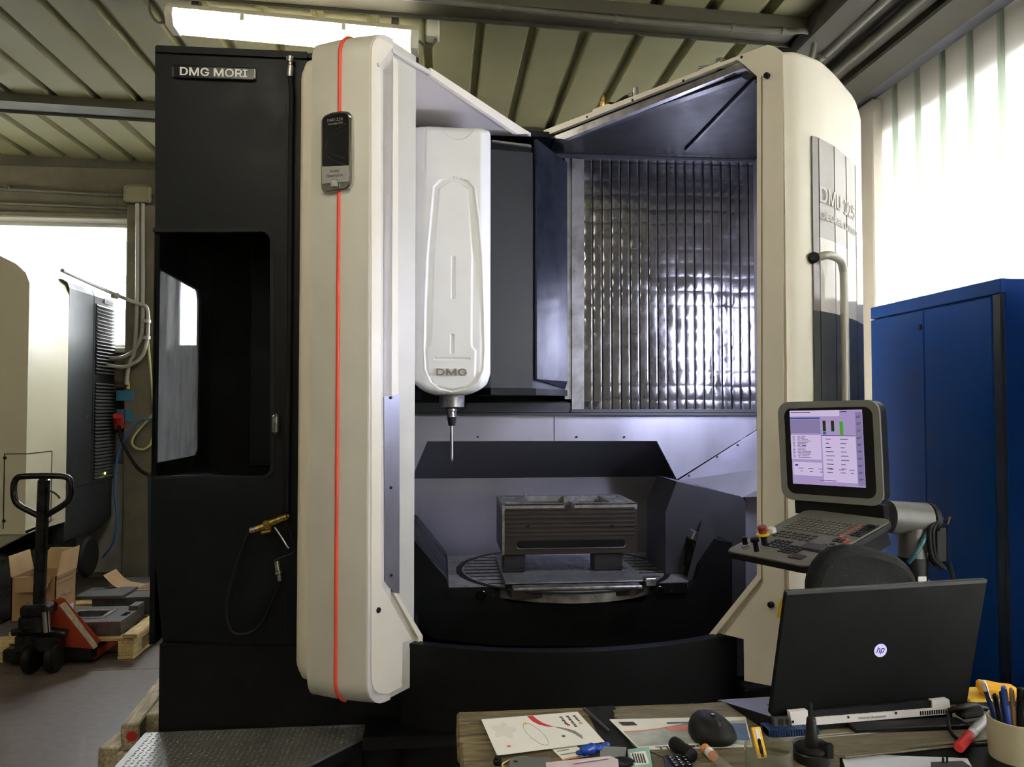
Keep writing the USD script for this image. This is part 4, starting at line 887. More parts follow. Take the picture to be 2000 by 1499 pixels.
part(t, 'hose', tube(smoothpath([G(330, 525), G(250, 700), G(60, 1300), G(30, 1700), G(150, 1900), G(450, 1800), G(700, 1300)], 6), .008, 8), 'rubber')
part(t, 'hook', bar(G(560, 440), G(560, 440, .06), .006, 8), 'bolt')

# ================================================================== LEFT OF THE MACHINE
# ---- diamond plate platform
ZPF = .275
pp = [(-1.19, 3.29), (-1.19, 2.55), (-.80, 2.55), (-.205, 3.29)]
t = thing('tread_platform', 'low steel step platform with raised tread pattern in front of the black cabinet', 'platform', (-.7, 2.95, 0))
part(t, 'tread_deck', plan(pp, ZPF - .012, ZPF), 'tread_plate', smooth=False)
part(t, 'deck_rim', J([frame_box((np.array([*pp[i], ZPF - .035]) + np.array([*pp[(i + 1) % 4], ZPF - .035])) / 2, unit(np.array([*pp[(i + 1) % 4], 0]) - np.array([*pp[i], 0])), unit(np.cross(Z_, np.array([*pp[(i + 1) % 4], 0]) - np.array([*pp[i], 0]))), Z_, np.hypot(pp[(i + 1) % 4][0] - pp[i][0], pp[(i + 1) % 4][1] - pp[i][1]), .01, .045) for i in range(4)]), 'anthracite_low')
for i, (x, y) in enumerate(((-1.14, 3.24), (-1.14, 2.62), (-.84, 2.62), (-.34, 3.24))): part(t, 'platform_leg', bx(x - .025, x + .025, y - .025, y + .025, 0, ZPF - .012), 'anthracite_low')
bumps = []; ins_ = Polygon(pp).buffer(-.015)
for i in range(60):
    for j in range(40):
        x, y = -1.18 + i * .0215, 2.56 + j * .0215
        if not ins_.contains(Point(x, y)): continue
        d = unit((1, 1, 0)) if (i + j) % 2 else unit((1, -1, 0)); s = np.cross(Z_, d); c = np.array([x, y, ZPF])
        v = [c + d * .0085, c - d * .0085, c + s * .0032, c - s * .0032, c + d * .003 + Z_ * .0022, c - d * .003 + Z_ * .0022]
        f = [(0, 2, 4), (0, 4, 3), (1, 5, 2), (1, 3, 5), (2, 5, 4), (3, 4, 5)]
        bumps.append(trimesh.Trimesh(v, f, process=False))
part(t, 'tread_pattern', J(bumps), 'tread_plate', smooth=False, kind='stuff', label='raised tear-drop tread pattern')
# ---- timbers
def timber(label, c0, c1, w, h, z, m='timber_wood', group=None):
    a, b = np.array([*c0, z + h / 2]), np.array([*c1, z + h / 2]); U = unit(b - a)
    me = frame_box((a + b) / 2, U, np.cross(Z_, U), Z_, np.linalg.norm(b - a), w, h, .006)
    me = me.subdivide().subdivide(); nz = meshkit.noise(me.vertices * 22, 5)[:, None] - .5
    me.vertices = me.vertices + nz * .005 * np.sign(me.vertices - me.vertices.mean(0)) * [1, 1, .5]
    return solo('timber_beam', me, m, label, 'wooden beam', smooth=False)
timber('weathered pale timber lying on the floor, outermost beside the tread platform', (-1.437, 3.55), (-1.36, 4.2), .10, .11, 0)
timber('rough grey timber with a red paint dot on its end, second beside the platform', (-1.33, 3.50), (-1.385, 4.1), .075, .115, .114)
solo('paint_dot', disc((-1.323, 3.499, .178), unit((.09, -1, 0)), .022, .003, 14), 'red_ink', 'red paint dot on the end of the rough grey timber', 'paint mark')
timber('short light timber against the foot of the black cabinet', (-1.265, 3.60), (-1.30, 4.2), .075, .115, .114)
timber('brownish timber block in the gap between the timbers and the platform', (-1.345, 3.48), (-1.31, 3.74), .078, .11, 0)
timber('yellowish timber block nearest the left corner of the platform', (-1.30, 3.20), (-1.272, 3.44), .060, .12, 0, 'pallet_wood')
# ---- pallet with steel parts
px0, px1, py0, py1 = -2.78, -1.93, 5.12, 6.3
t = thing('wooden_pallet', 'light wooden pallet carrying steel mould parts left of the milling machine', 'pallet', ((px0 + px1) / 2, (py0 + py1) / 2, 0))
for k in range(7): part(t, 'deck_board', bx(px0, px1, py0 + .0 + k * .18, py0 + .10 + k * .18, .115, .138, .003), 'pallet_wood')
for x in (px0, (px0 + px1) / 2 - .05, px1 - .10):
    for k, y in enumerate((py0, (py0 + py1) / 2 - .07, py1 - .12)): part(t, 'spacer_cube', bx(x + .002, x + .098, y, y + .14, .02, .095, .004), 'pallet_wood')
    part(t, 'stringer_board', bx(x, x + .10, py0, py1 + .02, .095, .115, .003), 'pallet_wood'); part(t, 'bottom_board', bx(x, x + .10, py0, py1 + .02, 0, .02, .003), 'pallet_wood')
part(t, 'edge_board', bx(px1 - .06, px1 + .03, py0 - .03, py1 + .05, .139, .165, .003), 'pallet_wood')
zp = .139
def block(nm, label, x0, x1, y0, y1, z0, z1, holes=()):
    t = thing(nm, label, 'mould part', ((x0 + x1) / 2, (y0 + y1) / 2, z0))
    g = sbox(x0, y0, x1, y1)
    for h in holes: g = g.difference(sbox(*h))
    part(t, 'block_base', bx(x0, x1, y0, y1, z0, z1 - .03, .003), 'mold_steel'); part(t, 'block_top', prism(g, (0, 0, z1 - .03), X_, Y_, Z_, .03), 'mold_steel', smooth=False)
    return t
b1 = block('mould_block', 'dark steel mould block with a square cut-out at the front of the pallet', -2.54, -2.03, 5.16, 5.56, zp, .228, [(-2.40, 5.26, -2.2, 5.44), (-2.09, 5.30, -2.05, 5.40)])
part(b1, 'corner_lug', bx(-2.09, -2.03, 5.44, 5.56, .228, .256, .003), 'mold_steel'); part(b1, 'pocket_rim', prism(sbox(-2.41, 5.25, -2.17, 5.47).difference(sbox(-2.40, 5.26, -2.2, 5.44)), (0, 0, .228), X_, Y_, Z_, .004), 'brushed')
b2 = block('mould_block', 'larger steel mould block behind the one with the cut-out', -2.42, -1.86, 5.66, 6.10, zp, .262, [(-2.3, 5.75, -2.2, 5.85)])
b3 = block('mould_block', 'flat steel plate stack at the back end of the pallet', -2.50, -1.84, 6.14, 6.45, zp, .235)
part(b2, 'top_plate', bx(-2.52, -2.20, 5.62, 5.9, .262, .285, .003), 'mold_steel')
cs = [(x, y) for x, y in ((-.33, .11), (-.25, .03), (-.14, .0), (0, .0), (.16, .005), (.22, .04))]
Pc = np.array([[(-2.10 + x, yy, .264 + y) for x, y in smoothpath([(a, b, 0) for a, b in cs], 4)[:, :2]] for yy in np.linspace(5.86, 6.08, 4)])
t = thing('cardboard_sheet', 'curled piece of printed cardboard lying on the larger steel mould block', 'cardboard', (-2.10, 5.97, .264))
part(t, 'sheet', sheet_solid(Pc, (0, 0, .004)), 'cardboard', smooth=True)
part(t, 'print_bars', J([bx(-2.20 + k * .028, -2.185 + k * .028, 5.89, 6.05, .2685, .2695) for k in range(8)]), 'cardboard_print')
# ---- cardboard box
BW, BD, BH = .27, .27, .285
BX, BY = PZ(150, 1190, .232)[0] - BW, 5.20
t = thing('cardboard_box', 'open cardboard box with raised flaps standing on the front mould block', 'box', (BX + BW / 2, BY + BD / 2, .229))
z0 = .229; z1 = z0 + BH
for nm, me in (('front_panel', bx(BX, BX + BW, BY, BY + .006, z0, z1)), ('back_panel', bx(BX, BX + BW, BY + BD - .006, BY + BD, z0, z1)), ('end_panel', bx(BX, BX + .006, BY, BY + BD, z0, z1)), ('end_panel', bx(BX + BW - .006, BX + BW, BY, BY + BD, z0, z1)), ('bottom_panel', bx(BX, BX + BW, BY, BY + BD, z0, z0 + .006))):
    part(t, nm, me, 'cardboard')
part(t, 'back_flap', hull([(BX + a, BY + BD + b + o, z1 + c) for a, b, c in ((.0, 0, 0), (BW, 0, 0), (BW - .03, .05, .13), (.08, .05, .13)) for o in (0, .005)]), 'cardboard_in', label='raised back flap')
part(t, 'end_flap', hull([(BX + BW + o + c * .12, BY + a, z1 + c) for a, c in ((.0, 0), (BD, 0), (BD, .15), (.02, .15)) for o in (0, .005)]), 'cardboard_in', label='raised end flap')
part(t, 'end_flap', hull([(BX - o - c * .2, BY + a, z1 + c) for a, c in ((.0, 0), (BD, 0), (BD, .13), (.02, .13)) for o in (0, .005)]), 'cardboard_in')
part(t, 'front_flap', hull([(BX + a, BY - o - c * .3, z1 - c) for a, c in ((.02, 0), (BW - .02, 0), (BW - .05, .09), (.04, .09)) for o in (0.003, .007)]), 'cardboard')
for z, h in ((z1 - .03, .008), (z1 - .06, .006), (z1 - .15, .006)): part(t, 'print_line', bx(BX + BW, BX + BW + .001, BY + .03, BY + BD - .04, z, z + h), 'cardboard_print')
part(t, 'print_ring', prism(Point(0, 0).buffer(.035).difference(Point(0, 0).buffer(.028)), (BX + BW, BY + .10, z0 + .12), Y_, Z_, X_, .001), 'cardboard_print')
part(t, 'box_label', bx(BX + BW, BX + BW + .0012, BY + .03, BY + BD - .03, z0 + .01, z0 + .06), 'paper_cool')
# ---- pallet truck
JX, JY = -2.50, 4.92
t = thing('pallet_truck', 'orange hand pallet truck with black loop handle standing at the pallet', 'pallet truck', (JX, JY, 0))
def K(x, y, Y=JY): return PY(x, y, Y)
col = part(t, 'steering_column', frame_box((K(86, 935) + K(76, 1195)) / 2, X_, Y_, unit(K(86, 935) - K(76, 1195)), .062, .05, np.linalg.norm(K(86, 935) - K(76, 1195)), .012), 'jack_black', label='black steering column')
lp = [K(76, 1008), K(38, 988), K(28, 972), K(27, 948), K(34, 934), K(48, 931), K(86, 930), K(122, 931), K(135, 936), K(140, 950), K(138, 968), K(128, 984), K(90, 1008)]
part(t, 'loop_handle', tube(smoothpath(lp, 5), .0185, 12), 'jack_black', smooth=60, label='black loop handle')
part(t, 'release_lever', tube(smoothpath([K(92, 957), K(104, 962), K(112, 968), K(117, 974)], 4), .006, 8), 'jack_black')
part(t, 'pump_head', J(frame_box(K(76, 1190), X_, Y_, Z_, .16, .14, .07, .015), disc(K(76, 1235, JY) , Z_, .055, .12, 18, .01), frame_box(K(60, 1215), X_, Y_, Z_, .11, .10, .10, .02), bar(K(55, 1230), K(130, 1238), .028, 12), bar(K(25, 1236), K(70, 1228), .022, 10)), 'jack_black', label='black hydraulic pump')
part(t, 'pump_piston', bar(K(88, 1195, JY - .09), K(92, 1235, JY - .09), .02, 12), 'chrome')
for x in (-.055, .075):
    part(t, 'steer_wheel', disc((K(80, 1280)[0] + x - .03, JY, .085), X_, .085, .055, 24, .012), 'rubber')
hd = [(100, 1172), (122, 1168), (135, 1172), (196, 1252), (198, 1262), (186, 1272), (178, 1272), (104, 1180)]
part(t, 'hood', hull([K(x, y, Y) for x, y in ((98, 1174), (124, 1168)) for Y in (JY + .05, JY + .12)] + [K(x, y, JY + .1) for x, y in ((180, 1268), (197, 1252), (100, 1262))] + [K(x, y, JY + .45) for x, y in ((170, 1255), (190, 1248), (100, 1250))]), 'orange_red', smooth=False, label='orange sloping hood')
hA, hB, hC, hD = K(116, 1182, JY + .048), K(128, 1176, JY + .05), K(192, 1262, JY + .088), K(184, 1268, JY + .09)
part(t, 'hood_sticker', hull([p + np.array([0, -o, 0]) for p in (hA, hB, hC, hD) for o in (.003, .006)]), 'sticker', smooth=False, label='worn paper warning sticker on the hood')
for x0 in (-.165, .215):
    fk = part(t, 'fork', hull([(JX + x0 + a, y, z) for a in (.0, .14) for y, z in ((JY + .15, .075), (JY + .15, .018), (JY + 1.15, .075), (JY + 1.15, .03))] + [(JX + x0 + .075, JY + 1.22, .05)]), 'orange_red', smooth=False)
    part(fk, 'fork_roller', disc((JX + x0 + .05, JY + 1.05, .03), X_, .03, .05, 14), 'rubber')
part(t, 'fork_bridge', bx(JX - .17, JX + .36, JY + .10, JY + .18, .03, .11, .01), 'jack_black')
part(t, 'axle_frame', frame_box(K(78, 1255, JY + .04), X_, Y_, Z_, .26, .10, .12, .02), 'jack_black')

# ---- the neighbouring machine on the left
XS = -3.05
t = thing('neighbour_machine', 'cream and dark grey machine with louvred side standing by the left window', 'machine', (-3.9, 6.6, 0))
def S(x, y, X=XS): return PX(x, y, X)
y0, y1, y2 = S(55, 700)[1], S(133, 700)[1], S(224, 700)[1]
ym = S(182, 700)[1]
body = [(XS, .66), (XS, 2.52), (XS - .03, 2.60), (XS - .10, 2.665), (XS - .35, 2.79), (XS - .6, 2.83), (-5.2, 2.85), (-5.2, .66)]
part(t, 'front_body', elev(body, y0, y1 - y0), 'machine_cream', smooth=20, label='cream front body with sloping top')
part(t, 'lower_skirt', hull([(XS, y0, .68), (XS, y0 + .02, .66), (XS, y1, .72), (-5.2, y1, .5), (-5.2, y0, .66), (XS - .3, y0 + .1, .5)]), 'machine_cream', smooth=False)
for a, b in (((8, 888), (101, 881)),):
    pa, pb = PY(8, 888, y0 - .003), PY(52, 885, y0 - .003)
    part(t, 'access_cover', J(bx(pa[0], XS - .03, y0 - .004, y0, .76, pa[2] + .004).slice_plane if False else bx(pa[0], XS, y0 - .003, y0 + .002, pa[2], pa[2] + .006), bx(pa[0], pa[0] + .006, y0 - .003, y0 + .002, .7, pa[2]), bx(XS - .001, XS + .003, y0, S(101, 881)[1], pa[2], pa[2] + .006), bx(XS - .001, XS + .003, S(101, 881)[1], S(101, 881)[1] + .006, .7, pa[2])), 'bolt', label='thin seam of the access cover')
for x, y in ((10, 895), (8, 1018)): part(t, 'cover_screw', disc(PY(x, y, y0), -Y_, .012, .006, 10), 'bolt')
zt_ = 2.655
dk = [(XS + .0, .93), (XS + .0, 2.58), (XS - .02, 2.63), (XS - .06, zt_), (XS - 1.0, 2.72), (XS - 1.0, .93)]
part(t, 'side_box', elev(dk, y1 + .004, ym - y1 - .008), 'machine_dark', smooth=20, label='dark grey side box')
part(t, 'louvre_box', elev(dk, ym + .004, y2 - ym - .004), 'machine_dark', smooth=20, label='dark grey louvred box')
part(t, 'under_box', prism([(y1, .50), (S(195, 1035)[1], S(195, 1035)[2]), (y2, S(223, 1008)[2]), (y2, .925), (y1, .925)], (XS - .01, 0, 0), Y_, Z_, -X_, .9), 'machine_dark', smooth=False)
la_, lb_ = S(186, 700)[1], S(222, 700)[1]
for (ya, yb, n) in ((602, 733, 20), (748, 934, 28)):
    ztop, zbot = S(204, ya + (-4 if ya < 650 else 0))[2], S(204, yb)[2]
    part(t, 'louvre_recess', bx(XS, XS + .004, la_, lb_, zbot, ztop), 'rubber')
    hgt = (ztop - zbot) / n
    for k in range(n):
        zc_ = zbot + (k + .5) * hgt
        part(t, 'louvre_slat', hull([(XS + .004, y, zc_ + hgt * .35) for y in (la_, lb_)] + [(XS + .018, y, zc_ - hgt * .1) for y in (la_, lb_)] + [(XS + .018, y, zc_ - hgt * .28) for y in (la_, lb_)] + [(XS + .004, y, zc_ + hgt * .1) for y in (la_, lb_)]), 'slat_gray', smooth=False)
lx, rx = S(204, 592)[1], S(222, 592)[1]
part(t, 'name_label', bx(XS, XS + .005, lx, rx, S(213, 596)[2], S(213, 586)[2]), 'paper_cool'); part(t, 'label_print', bx(XS + .005, XS + .006, lx + (rx - lx) * .2, rx - (rx - lx) * .1, S(213, 593)[2], S(213, 589.5)[2]), 'plastic_mid')
part(t, 'small_label', bx(XS, XS + .004, S(163, 815)[1], S(174, 815)[1], S(168, 818)[2], S(168, 811)[2]), 'plastic_mid')
part(t, 'status_light', disc(S(200, 925) + [.02, 0, 0], X_, .012, .006, 10), 'led', label='small yellow status light')
part(t, 'coolant_tray', hull([(-5.2, 5.2, .58), (-3.14, 5.35, .50), (-3.1, 6.9, .50), (-5.2, 6.9, .58), (-5.2, 5.05, .40), (-3.10, 5.25, .30), (-3.08, 6.95, .3), (-5.2, 6.95, .4), (-5.2, 5.15, .02), (-3.2, 5.4, .02), (-3.2, 6.9, .02), (-5.2, 6.9, .02)]), 'tray_black', smooth=False, label='black coolant tray')
part(t, 'foot_wheel', disc((-2.95, 6.75, .35), X_, .17, .05, 24, .02), 'rubber', label='black hose reel at the foot')

# ================================================================== RIGHT SIDE
# ---- blue cabinets
XCB = 2.40
ya, yb = 3.085, 4.087
def cabinet(label, x, y0, y1, h, depth, gap=.01):
    t = thing('steel_cabinet', label, 'cabinet', (x + depth / 2, (y0 + y1) / 2, 0))
    part(t, 'body', bx(x + .02, x + depth, y0, y1, 0, h - .001, .003), 'cabinet_blue')
    part(t, 'top_trim', bx(x, x + .03, y0 + .0, y1, h - .065, h, .004), 'cabinet_trim', label='top rail')
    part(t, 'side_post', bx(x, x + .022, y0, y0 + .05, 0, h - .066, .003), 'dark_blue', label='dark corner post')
    ym_ = (y0 + .05 + y1) / 2
    for k, (a, b) in enumerate(((y0 + .053, ym_ - .002), (ym_ + .002, y1 - .004))):
        d = part(t, 'cabinet_door', bx(x - .002, x + .02, a, b, .06, h - .072, .004), 'cabinet_blue')
        if k == 1: part(d, 'lock', disc((x - .002, a + .022, h - .155), -X_, .013, .008, 14, .002), 'bolt', label='small black lock')
    return t
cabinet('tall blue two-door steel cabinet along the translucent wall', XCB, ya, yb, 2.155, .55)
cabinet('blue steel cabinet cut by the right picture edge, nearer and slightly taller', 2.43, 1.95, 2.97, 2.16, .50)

# ---- operator console: screen, keyboard and arm
t = thing('operator_console', 'swivelling operator console with lit screen and sloping keyboard at the right door', 'control panel', (1.45, 2.55, 1.0))
PTL, PTR, PBR, PBL = PY(1520, 787, 2.65), PY(1717, 780, 2.36), PY(1729, 991, 2.36), PY(1529, 974, 2.65)
U = unit((PTR - PTL) + (PBR - PBL)); Vv = unit((PTL - PBL) + (PTR - PBR)); Vv = unit(Vv - U * (U @ Vv)); N = np.cross(U, Vv); N = N if N[1] < 0 else -N
c = (PTL + PTR + PBR + PBL) / 4; SW = (np.linalg.norm(PTR - PTL) + np.linalg.norm(PBR - PBL)) / 2; SH = (np.linalg.norm(PTL - PBL) + np.linalg.norm(PTR - PBR)) / 2
def scr(poly, off, d): return prism(poly, c + N * off, U, Vv, N, d)
o_ = rrect(SW, SH, .04)
part(t, 'screen_housing', J(scr(o_.buffer(-.004), -.055, .05), scr(o_, -.012, .01)), 'plastic_black', smooth=False, label='black rear housing of the screen')
bz = part(t, 'screen_bezel', J(scr(o_.difference(rrect(SW - .044, SH - .044, .03)), -.004, .010)), 'bezel_gray', smooth=False, label='grey rounded screen bezel')
part(bz, 'bezel_inner', scr(rrect(SW - .04, SH - .04, .03), -.003, .005), 'plastic_black')
def spx(x, y):
    r = ray(x, y); p = CAM + r * (((c - CAM) @ N) / (r @ N)); return np.array([(p - c) @ U, (p - c) @ Vv])
q = [spx(1543, 803), spx(1684, 800), spx(1692, 953), spx(1550, 945)]
L_, R_, T_, B_ = (q[0][0] + q[3][0]) / 2, (q[1][0] + q[2][0]) / 2, (q[0][1] + q[1][1]) / 2, (q[2][1] + q[3][1]) / 2
def sq(x0, x1, y0, y1, off=0.): return scr(sbox(L_ + (R_ - L_) * x0, T_ + (B_ - T_) * y1, L_ + (R_ - L_) * x1, T_ + (B_ - T_) * y0), .002 + off, .0012)
s_ = part(t, 'screen', sq(0, 1, 0, 1), 'screen_light', label='lit lavender screen')
for a in ((.0, .70, .0, .08), (.0, .43, .33, .66), (.45, .90, .34, .95), (.02, .43, .70, .88)): part(s_, 'screen_field', sq(*a, .0012), 'screen_pale')
for a in ((.91, .995, .03, .98), (.0, .43, .12, .31)): part(s_, 'screen_field', sq(*a, .0012), 'screen_dim')
part(s_, 'screen_strip', sq(0, .43, .095, .115, .0024), 'screen_blue')
for x in (.47, .585, .70):
    if x < .69:
        part(s_, 'level_bar', sq(x, x + .04, .14, .19, .0024), 'screen_red'); part(s_, 'level_bar', sq(x, x + .04, .19, .28, .0024), 'screen_darkgreen')
    else: part(s_, 'level_bar', sq(x, x + .045, .15, .33, .0024), 'screen_green')
part(s_, 'level_bar', sq(.47, .51, .29, .32, .0024), 'screen_blue'); part(s_, 'level_bar', sq(.05, .09, .73, .755, .0024), 'screen_blue')
tx = []
for i in range(15): tx += [sq(.03, .06, .35 + i * .02, .356 + i * .02, .0024), sq(.10, .13 + .05 * RNG.random(), .35 + i * .02, .356 + i * .02, .0024), sq(.16, .2 + .1 * RNG.random(), .35 + i * .02, .356 + i * .02, .0024)]
for i in range(9): tx += [sq(.5, .54 + .08 * RNG.random(), .38 + i * .055, .388 + i * .055, .0024), sq(.70, .74 + .1 * RNG.random(), .38 + i * .055, .388 + i * .055, .0024)]
for i in range(10): tx += [sq(.925, .98, .08 + i * .09, .086 + i * .09, .0024), sq(.925, .96, .095 + i * .09, .101 + i * .09, .0024)]
for i in range(6): tx += [sq(.1 + i * .14, .17 + i * .14, .78, .786, .0024), sq(.12 + i * .14, .16 + i * .14, .82, .826, .0024)]
tx += [sq(.02, .3, .02, .03, .0024), sq(.72, .8, .02, .03, .0024), sq(.45, .9, .335, .342, .0024), sq(.4, .62, .93, .937, .0024)]
part(s_, 'screen_text', J(tx), 'screen_text', kind='stuff', label='tiny lines of text on the screen')
part(bz, 'bezel_label', scr(sbox(*(spx(1541, 799)), *(spx(1560, 796))), .002, .001), 'gray_print')
# keyboard slab
KBL, KBR = PBL + np.array([.05, -.02, -.02]), PBR + np.array([-.01, -.01, -.02])
KBL, KBR = PY(1562, 988, 2.62), PY(1727, 1020, 2.34)
KD = unit(np.array([-.815, -.58, 0])); 
KFL, KFR = PY(1433, 1084, 2.37), PY(1598, 1104, 2.10)
KU = unit((KBR - KBL) + (KFR - KFL)); KV = unit((KBL - KFL) + (KBR - KFR)); KV = unit(KV - KU * (KU @ KV)); KN = np.cross(KU, KV); KN = KN if KN[2] > 0 else -KN
kc = (KBL + KBR + KFL + KFR) / 4; KW = (np.linalg.norm(KBR - KBL) + np.linalg.norm(KFR - KFL)) / 2; KL = (np.linalg.norm(KBL - KFL) + np.linalg.norm(KBR - KFR)) / 2
def kb(poly, off, d): return prism(poly, kc + KN * off, KU, KV, KN, d)
kp = sbox(-KW / 2, -KL / 2, KW / 2, KL / 2).buffer(-.03).buffer(.03)
part(t, 'keyboard_tray', J(kb(kp.buffer(.004), -.022, .018), hull(np.vstack([kb(kp.buffer(-.01), -.024, .002).vertices, kb(sbox(-KW / 2 + .05, -KL / 2 + .12, KW / 2 - .02, KL / 2), -.085, .002).vertices]))), 'plastic_black', smooth=False, label='black underside of the keyboard')
kpl = part(t, 'keyboard_plate', kb(kp, -.004, .004), 'key_panel', smooth=False, label='grey keyboard plate')
def kpx(x, y):
    r = ray(x, y); p = CAM + r * (((kc - CAM) @ KN) / (r @ KN)); return np.array([(p - kc) @ KU, (p - kc) @ KV])
def keyat(u, v, w, h, m, o=.0, th=.003, nm='key'): part(kpl, nm, kb(sbox(u - w / 2, v - h / 2, u + w / 2, v + h / 2), o, th), m, smooth=False)
k0_, k1_ = kpx(1530, 1025), kpx(1660, 1022)
for r_ in range(6):
    for c_ in range(13):
        keyat(-KW * .36 + c_ * .0185, KL * .30 - r_ * .019, .015, .0145, 'key_gray')
for r_ in range(3):
    for c_ in range(6):
        keyat(-KW * .30 + c_ * .024, KL * .30 - .135 - r_ * .02, .015, .010, 'plastic_mid')
for r_ in range(9): keyat(KW * .325, KL * .30 - r_ * .0135, .012, .0115, 'key_orange')
for r_ in range(7):
    for c_ in range(3): keyat(KW * .375 + c_ * .0145, KL * .33 - r_ * .0155, .0115, .0115, 'key_dark')
for r_ in range(2):
    for c_ in range(3): keyat(KW * .33 + c_ * .017, KL * .30 - .128 - r_ * .015, .013, .011, 'key_orange' if c_ > 1 else 'key_dark')
for c_, r_ in ((0, 0), (1, 1), (-1, 1), (0, 2)): keyat(KW * .36 + c_ * .018, KL * .30 - .17 - r_ * .014, .014, .011, 'key_dark')
keyat(KW * .27, -KL * .20, .085, .055, 'key_dark', nm='touch_pad'); keyat(KW * .27, -KL * .20, .070, .042, 'plastic_mid', .003, .002, 'touch_pad')
for r_ in range(4):
    for c_ in range(4):
        keyat(-KW * .20 + c_ * .017, -KL * .18 - r_ * .017, .012, .012, 'key_dark'); keyat(KW * .02 + c_ * .016, -KL * .24 - r_ * .016, .012, .011, 'key_dark')
keyat(KW * .20, -KL * .38, .020, .020, 'red_button'); keyat(KW * .26, -KL * .39, .045, .030, 'key_dark')
def knob(x, y, prof, m, nm, lab=None):
    u, v = kpx(x, y); return part(t, nm, lathe(prof, kc + KU * u + KV * v, KN, 16), m, smooth=40, label=lab)
knob(1457, 1071, [(.014, 0), (.014, .010), (.010, .012), (.010, .014)], 'chrome', 'selector_ring'); knob(1457, 1071, [(.008, .012), (.009, .034), (.006, .036)], 'plastic_black', 'selector_knob')
knob(1478, 1077, [(.008, 0), (.008, .03), (.014, .032), (.014, .042), (.010, .045)], 'plastic_black', 'selector_knob')
knob(1494, 1064, [(.010, 0), (.010, .032)], 'plastic_black', 'button_stem'); knob(1494, 1064, [(.021, .032), (.021, .037)], 'yellow_ring', 'button_ring', 'yellow emergency stop ring'); knob(1494, 1064, [(.012, .037), (.015, .058), (.012, .062)], 'red_button', 'emergency_button', 'red emergency stop button')
knob(1509, 1040, [(.013, 0), (.013, .012), (.011, .016)], 'white_print', 'white_button', 'round white push button')
# hinge and arm
part(t, 'screen_hinge', J(hull([p + N * o for p in (PBL + U * .04 - Vv * .0, PBR - U * .01, PBL + U * .04 - Vv * .05, PBR - U * .01 - Vv * .05) for o in (-.05, -.01)])), 'plastic_black', smooth=False)
ar = unit((1, .05, 0)); a0 = PY(1735, 1010, 2.45); a1 = PY(1808, 1014, 2.45)
am = part(t, 'support_arm', bar(a0, a1, .054, 24), 'arm_gray', smooth=60, label='grey cylindrical support arm')
part(am, 'arm_cap', disc(a1, a1 - a0, .053, .03, 24, .008), 'plastic_black', label='black end cap')
e0 = PY(1782, 1020, 2.45); part(am, 'arm_elbow', bar(e0, e0 - Z_ * .115, .045, 20), 'arm_gray', smooth=60)
part(am, 'arm_collar', bar(e0 - Z_ * .115, e0 - Z_ * .19, .046, 20), 'red_button' if False else 'plastic_black', smooth=60)
part(am, 'arm_post', bar(e0 - Z_ * .19 + [.015, 0, 0], np.array([e0[0] + .02, e0[1], 0]), .036, 18), 'laptop_bar', smooth=60, label='pale arm post')
part(am, 'post_label', frame_box(e0 + np.array([-.005, -.055, -.22]), X_, Y_, Z_, .028, .004, .10), 'paper')
part(am, 'post_base', disc((e0[0] + .02, e0[1], 0), Z_, .16, .02, 28, .004), 'plastic_black')
cb_ = PY(1828, 1050, 2.44)
part(am, 'cable_box', frame_box(cb_ - Z_ * .02, X_, Y_, Z_, .07, .06, .15, .02), 'plastic_black', label='black hand wheel on the post')
for k, (dx, r_) in enumerate(((-.030, .008), (-.018, .007))):
    part(am, 'cable', tube(smoothpath([cb_ + [dx + .02, -.03, .07], cb_ + [dx - .022, -.045, .03], cb_ + [dx - .016, -.045, -.05], cb_ + [dx + .02, -.04, -.09 - k * .008]], 8), r_, 8), 'rubber')
part(am, 'cable', tube(smoothpath([PY(1774, 1100, 2.40), PY(1790, 1080, 2.39), PY(1805, 1052, 2.40), PY(1812, 1035, 2.42)], 6), .008, 8), 'teal', label='thin teal cable')
part(am, 'cable', tube(smoothpath([cb_ + [.03, -.02, -.08], cb_ + [.045, -.02, -.16], cb_ + [.0, -.01, -.22], cb_ + [-.01, 0, -.40]], 6), .008, 8), 'rubber')
part(am, 'cable_gland', bar(cb_ + [.02, -.03, .05], cb_ + [.026, -.035, .075], .008, 8), 'chrome')
solo('yellow_tag', plateR([(1526, 1178), (1531, 1168), (1536, 1168), (1532, 1205), (1522, 1206)], .02, .012), 'yellow_ring', 'yellow warning sticker on the lower edge of the right door, left of the computer lid', 'sticker')

# ---- office chair
t = thing('office_chair', 'black office chair whose rounded backrest shows behind the open laptop', 'chair', (1.15, 2.08, 0))
Yc = 2.02
bpx = [(1588, 1145), (1592, 1125), (1602, 1104), (1618, 1085), (1640, 1072), (1662, 1068), (1690, 1070), (1725, 1078), (1758, 1089), (1780, 1105), (1793, 1125), (1799, 1150), (1800, 1260), (1790, 1290), (1600, 1290), (1586, 1260)]
gp = Polygon(pxpoly(bpx, Yc)).buffer(-.02).buffer(.02)
ms = []
for off, sh_ in ((0.0, -.022), (.012, -.006), (.03, 0), (.05, -.006), (.062, -.02)):
    ms.append(elev(gp.buffer(sh_), Yc + off - .004, .014))
part(t, 'backrest', hull(np.vstack([m.vertices for m in ms])), 'chair_fabric', smooth=30, label='black padded backrest')
part(t, 'back_bracket', bx(1.13, 1.17, Yc + .06, Yc + .085, .5, 1.0, .006), 'plastic_black')
part(t, 'seat', frame_box((1.15, Yc + .34, .50), X_, Y_, Z_, .46, .44, .09, .03), 'chair_fabric')
part(t, 'gas_lift', bar((1.15, Yc + .34, .46), (1.15, Yc + .34, .10), .028, 14), 'bolt')
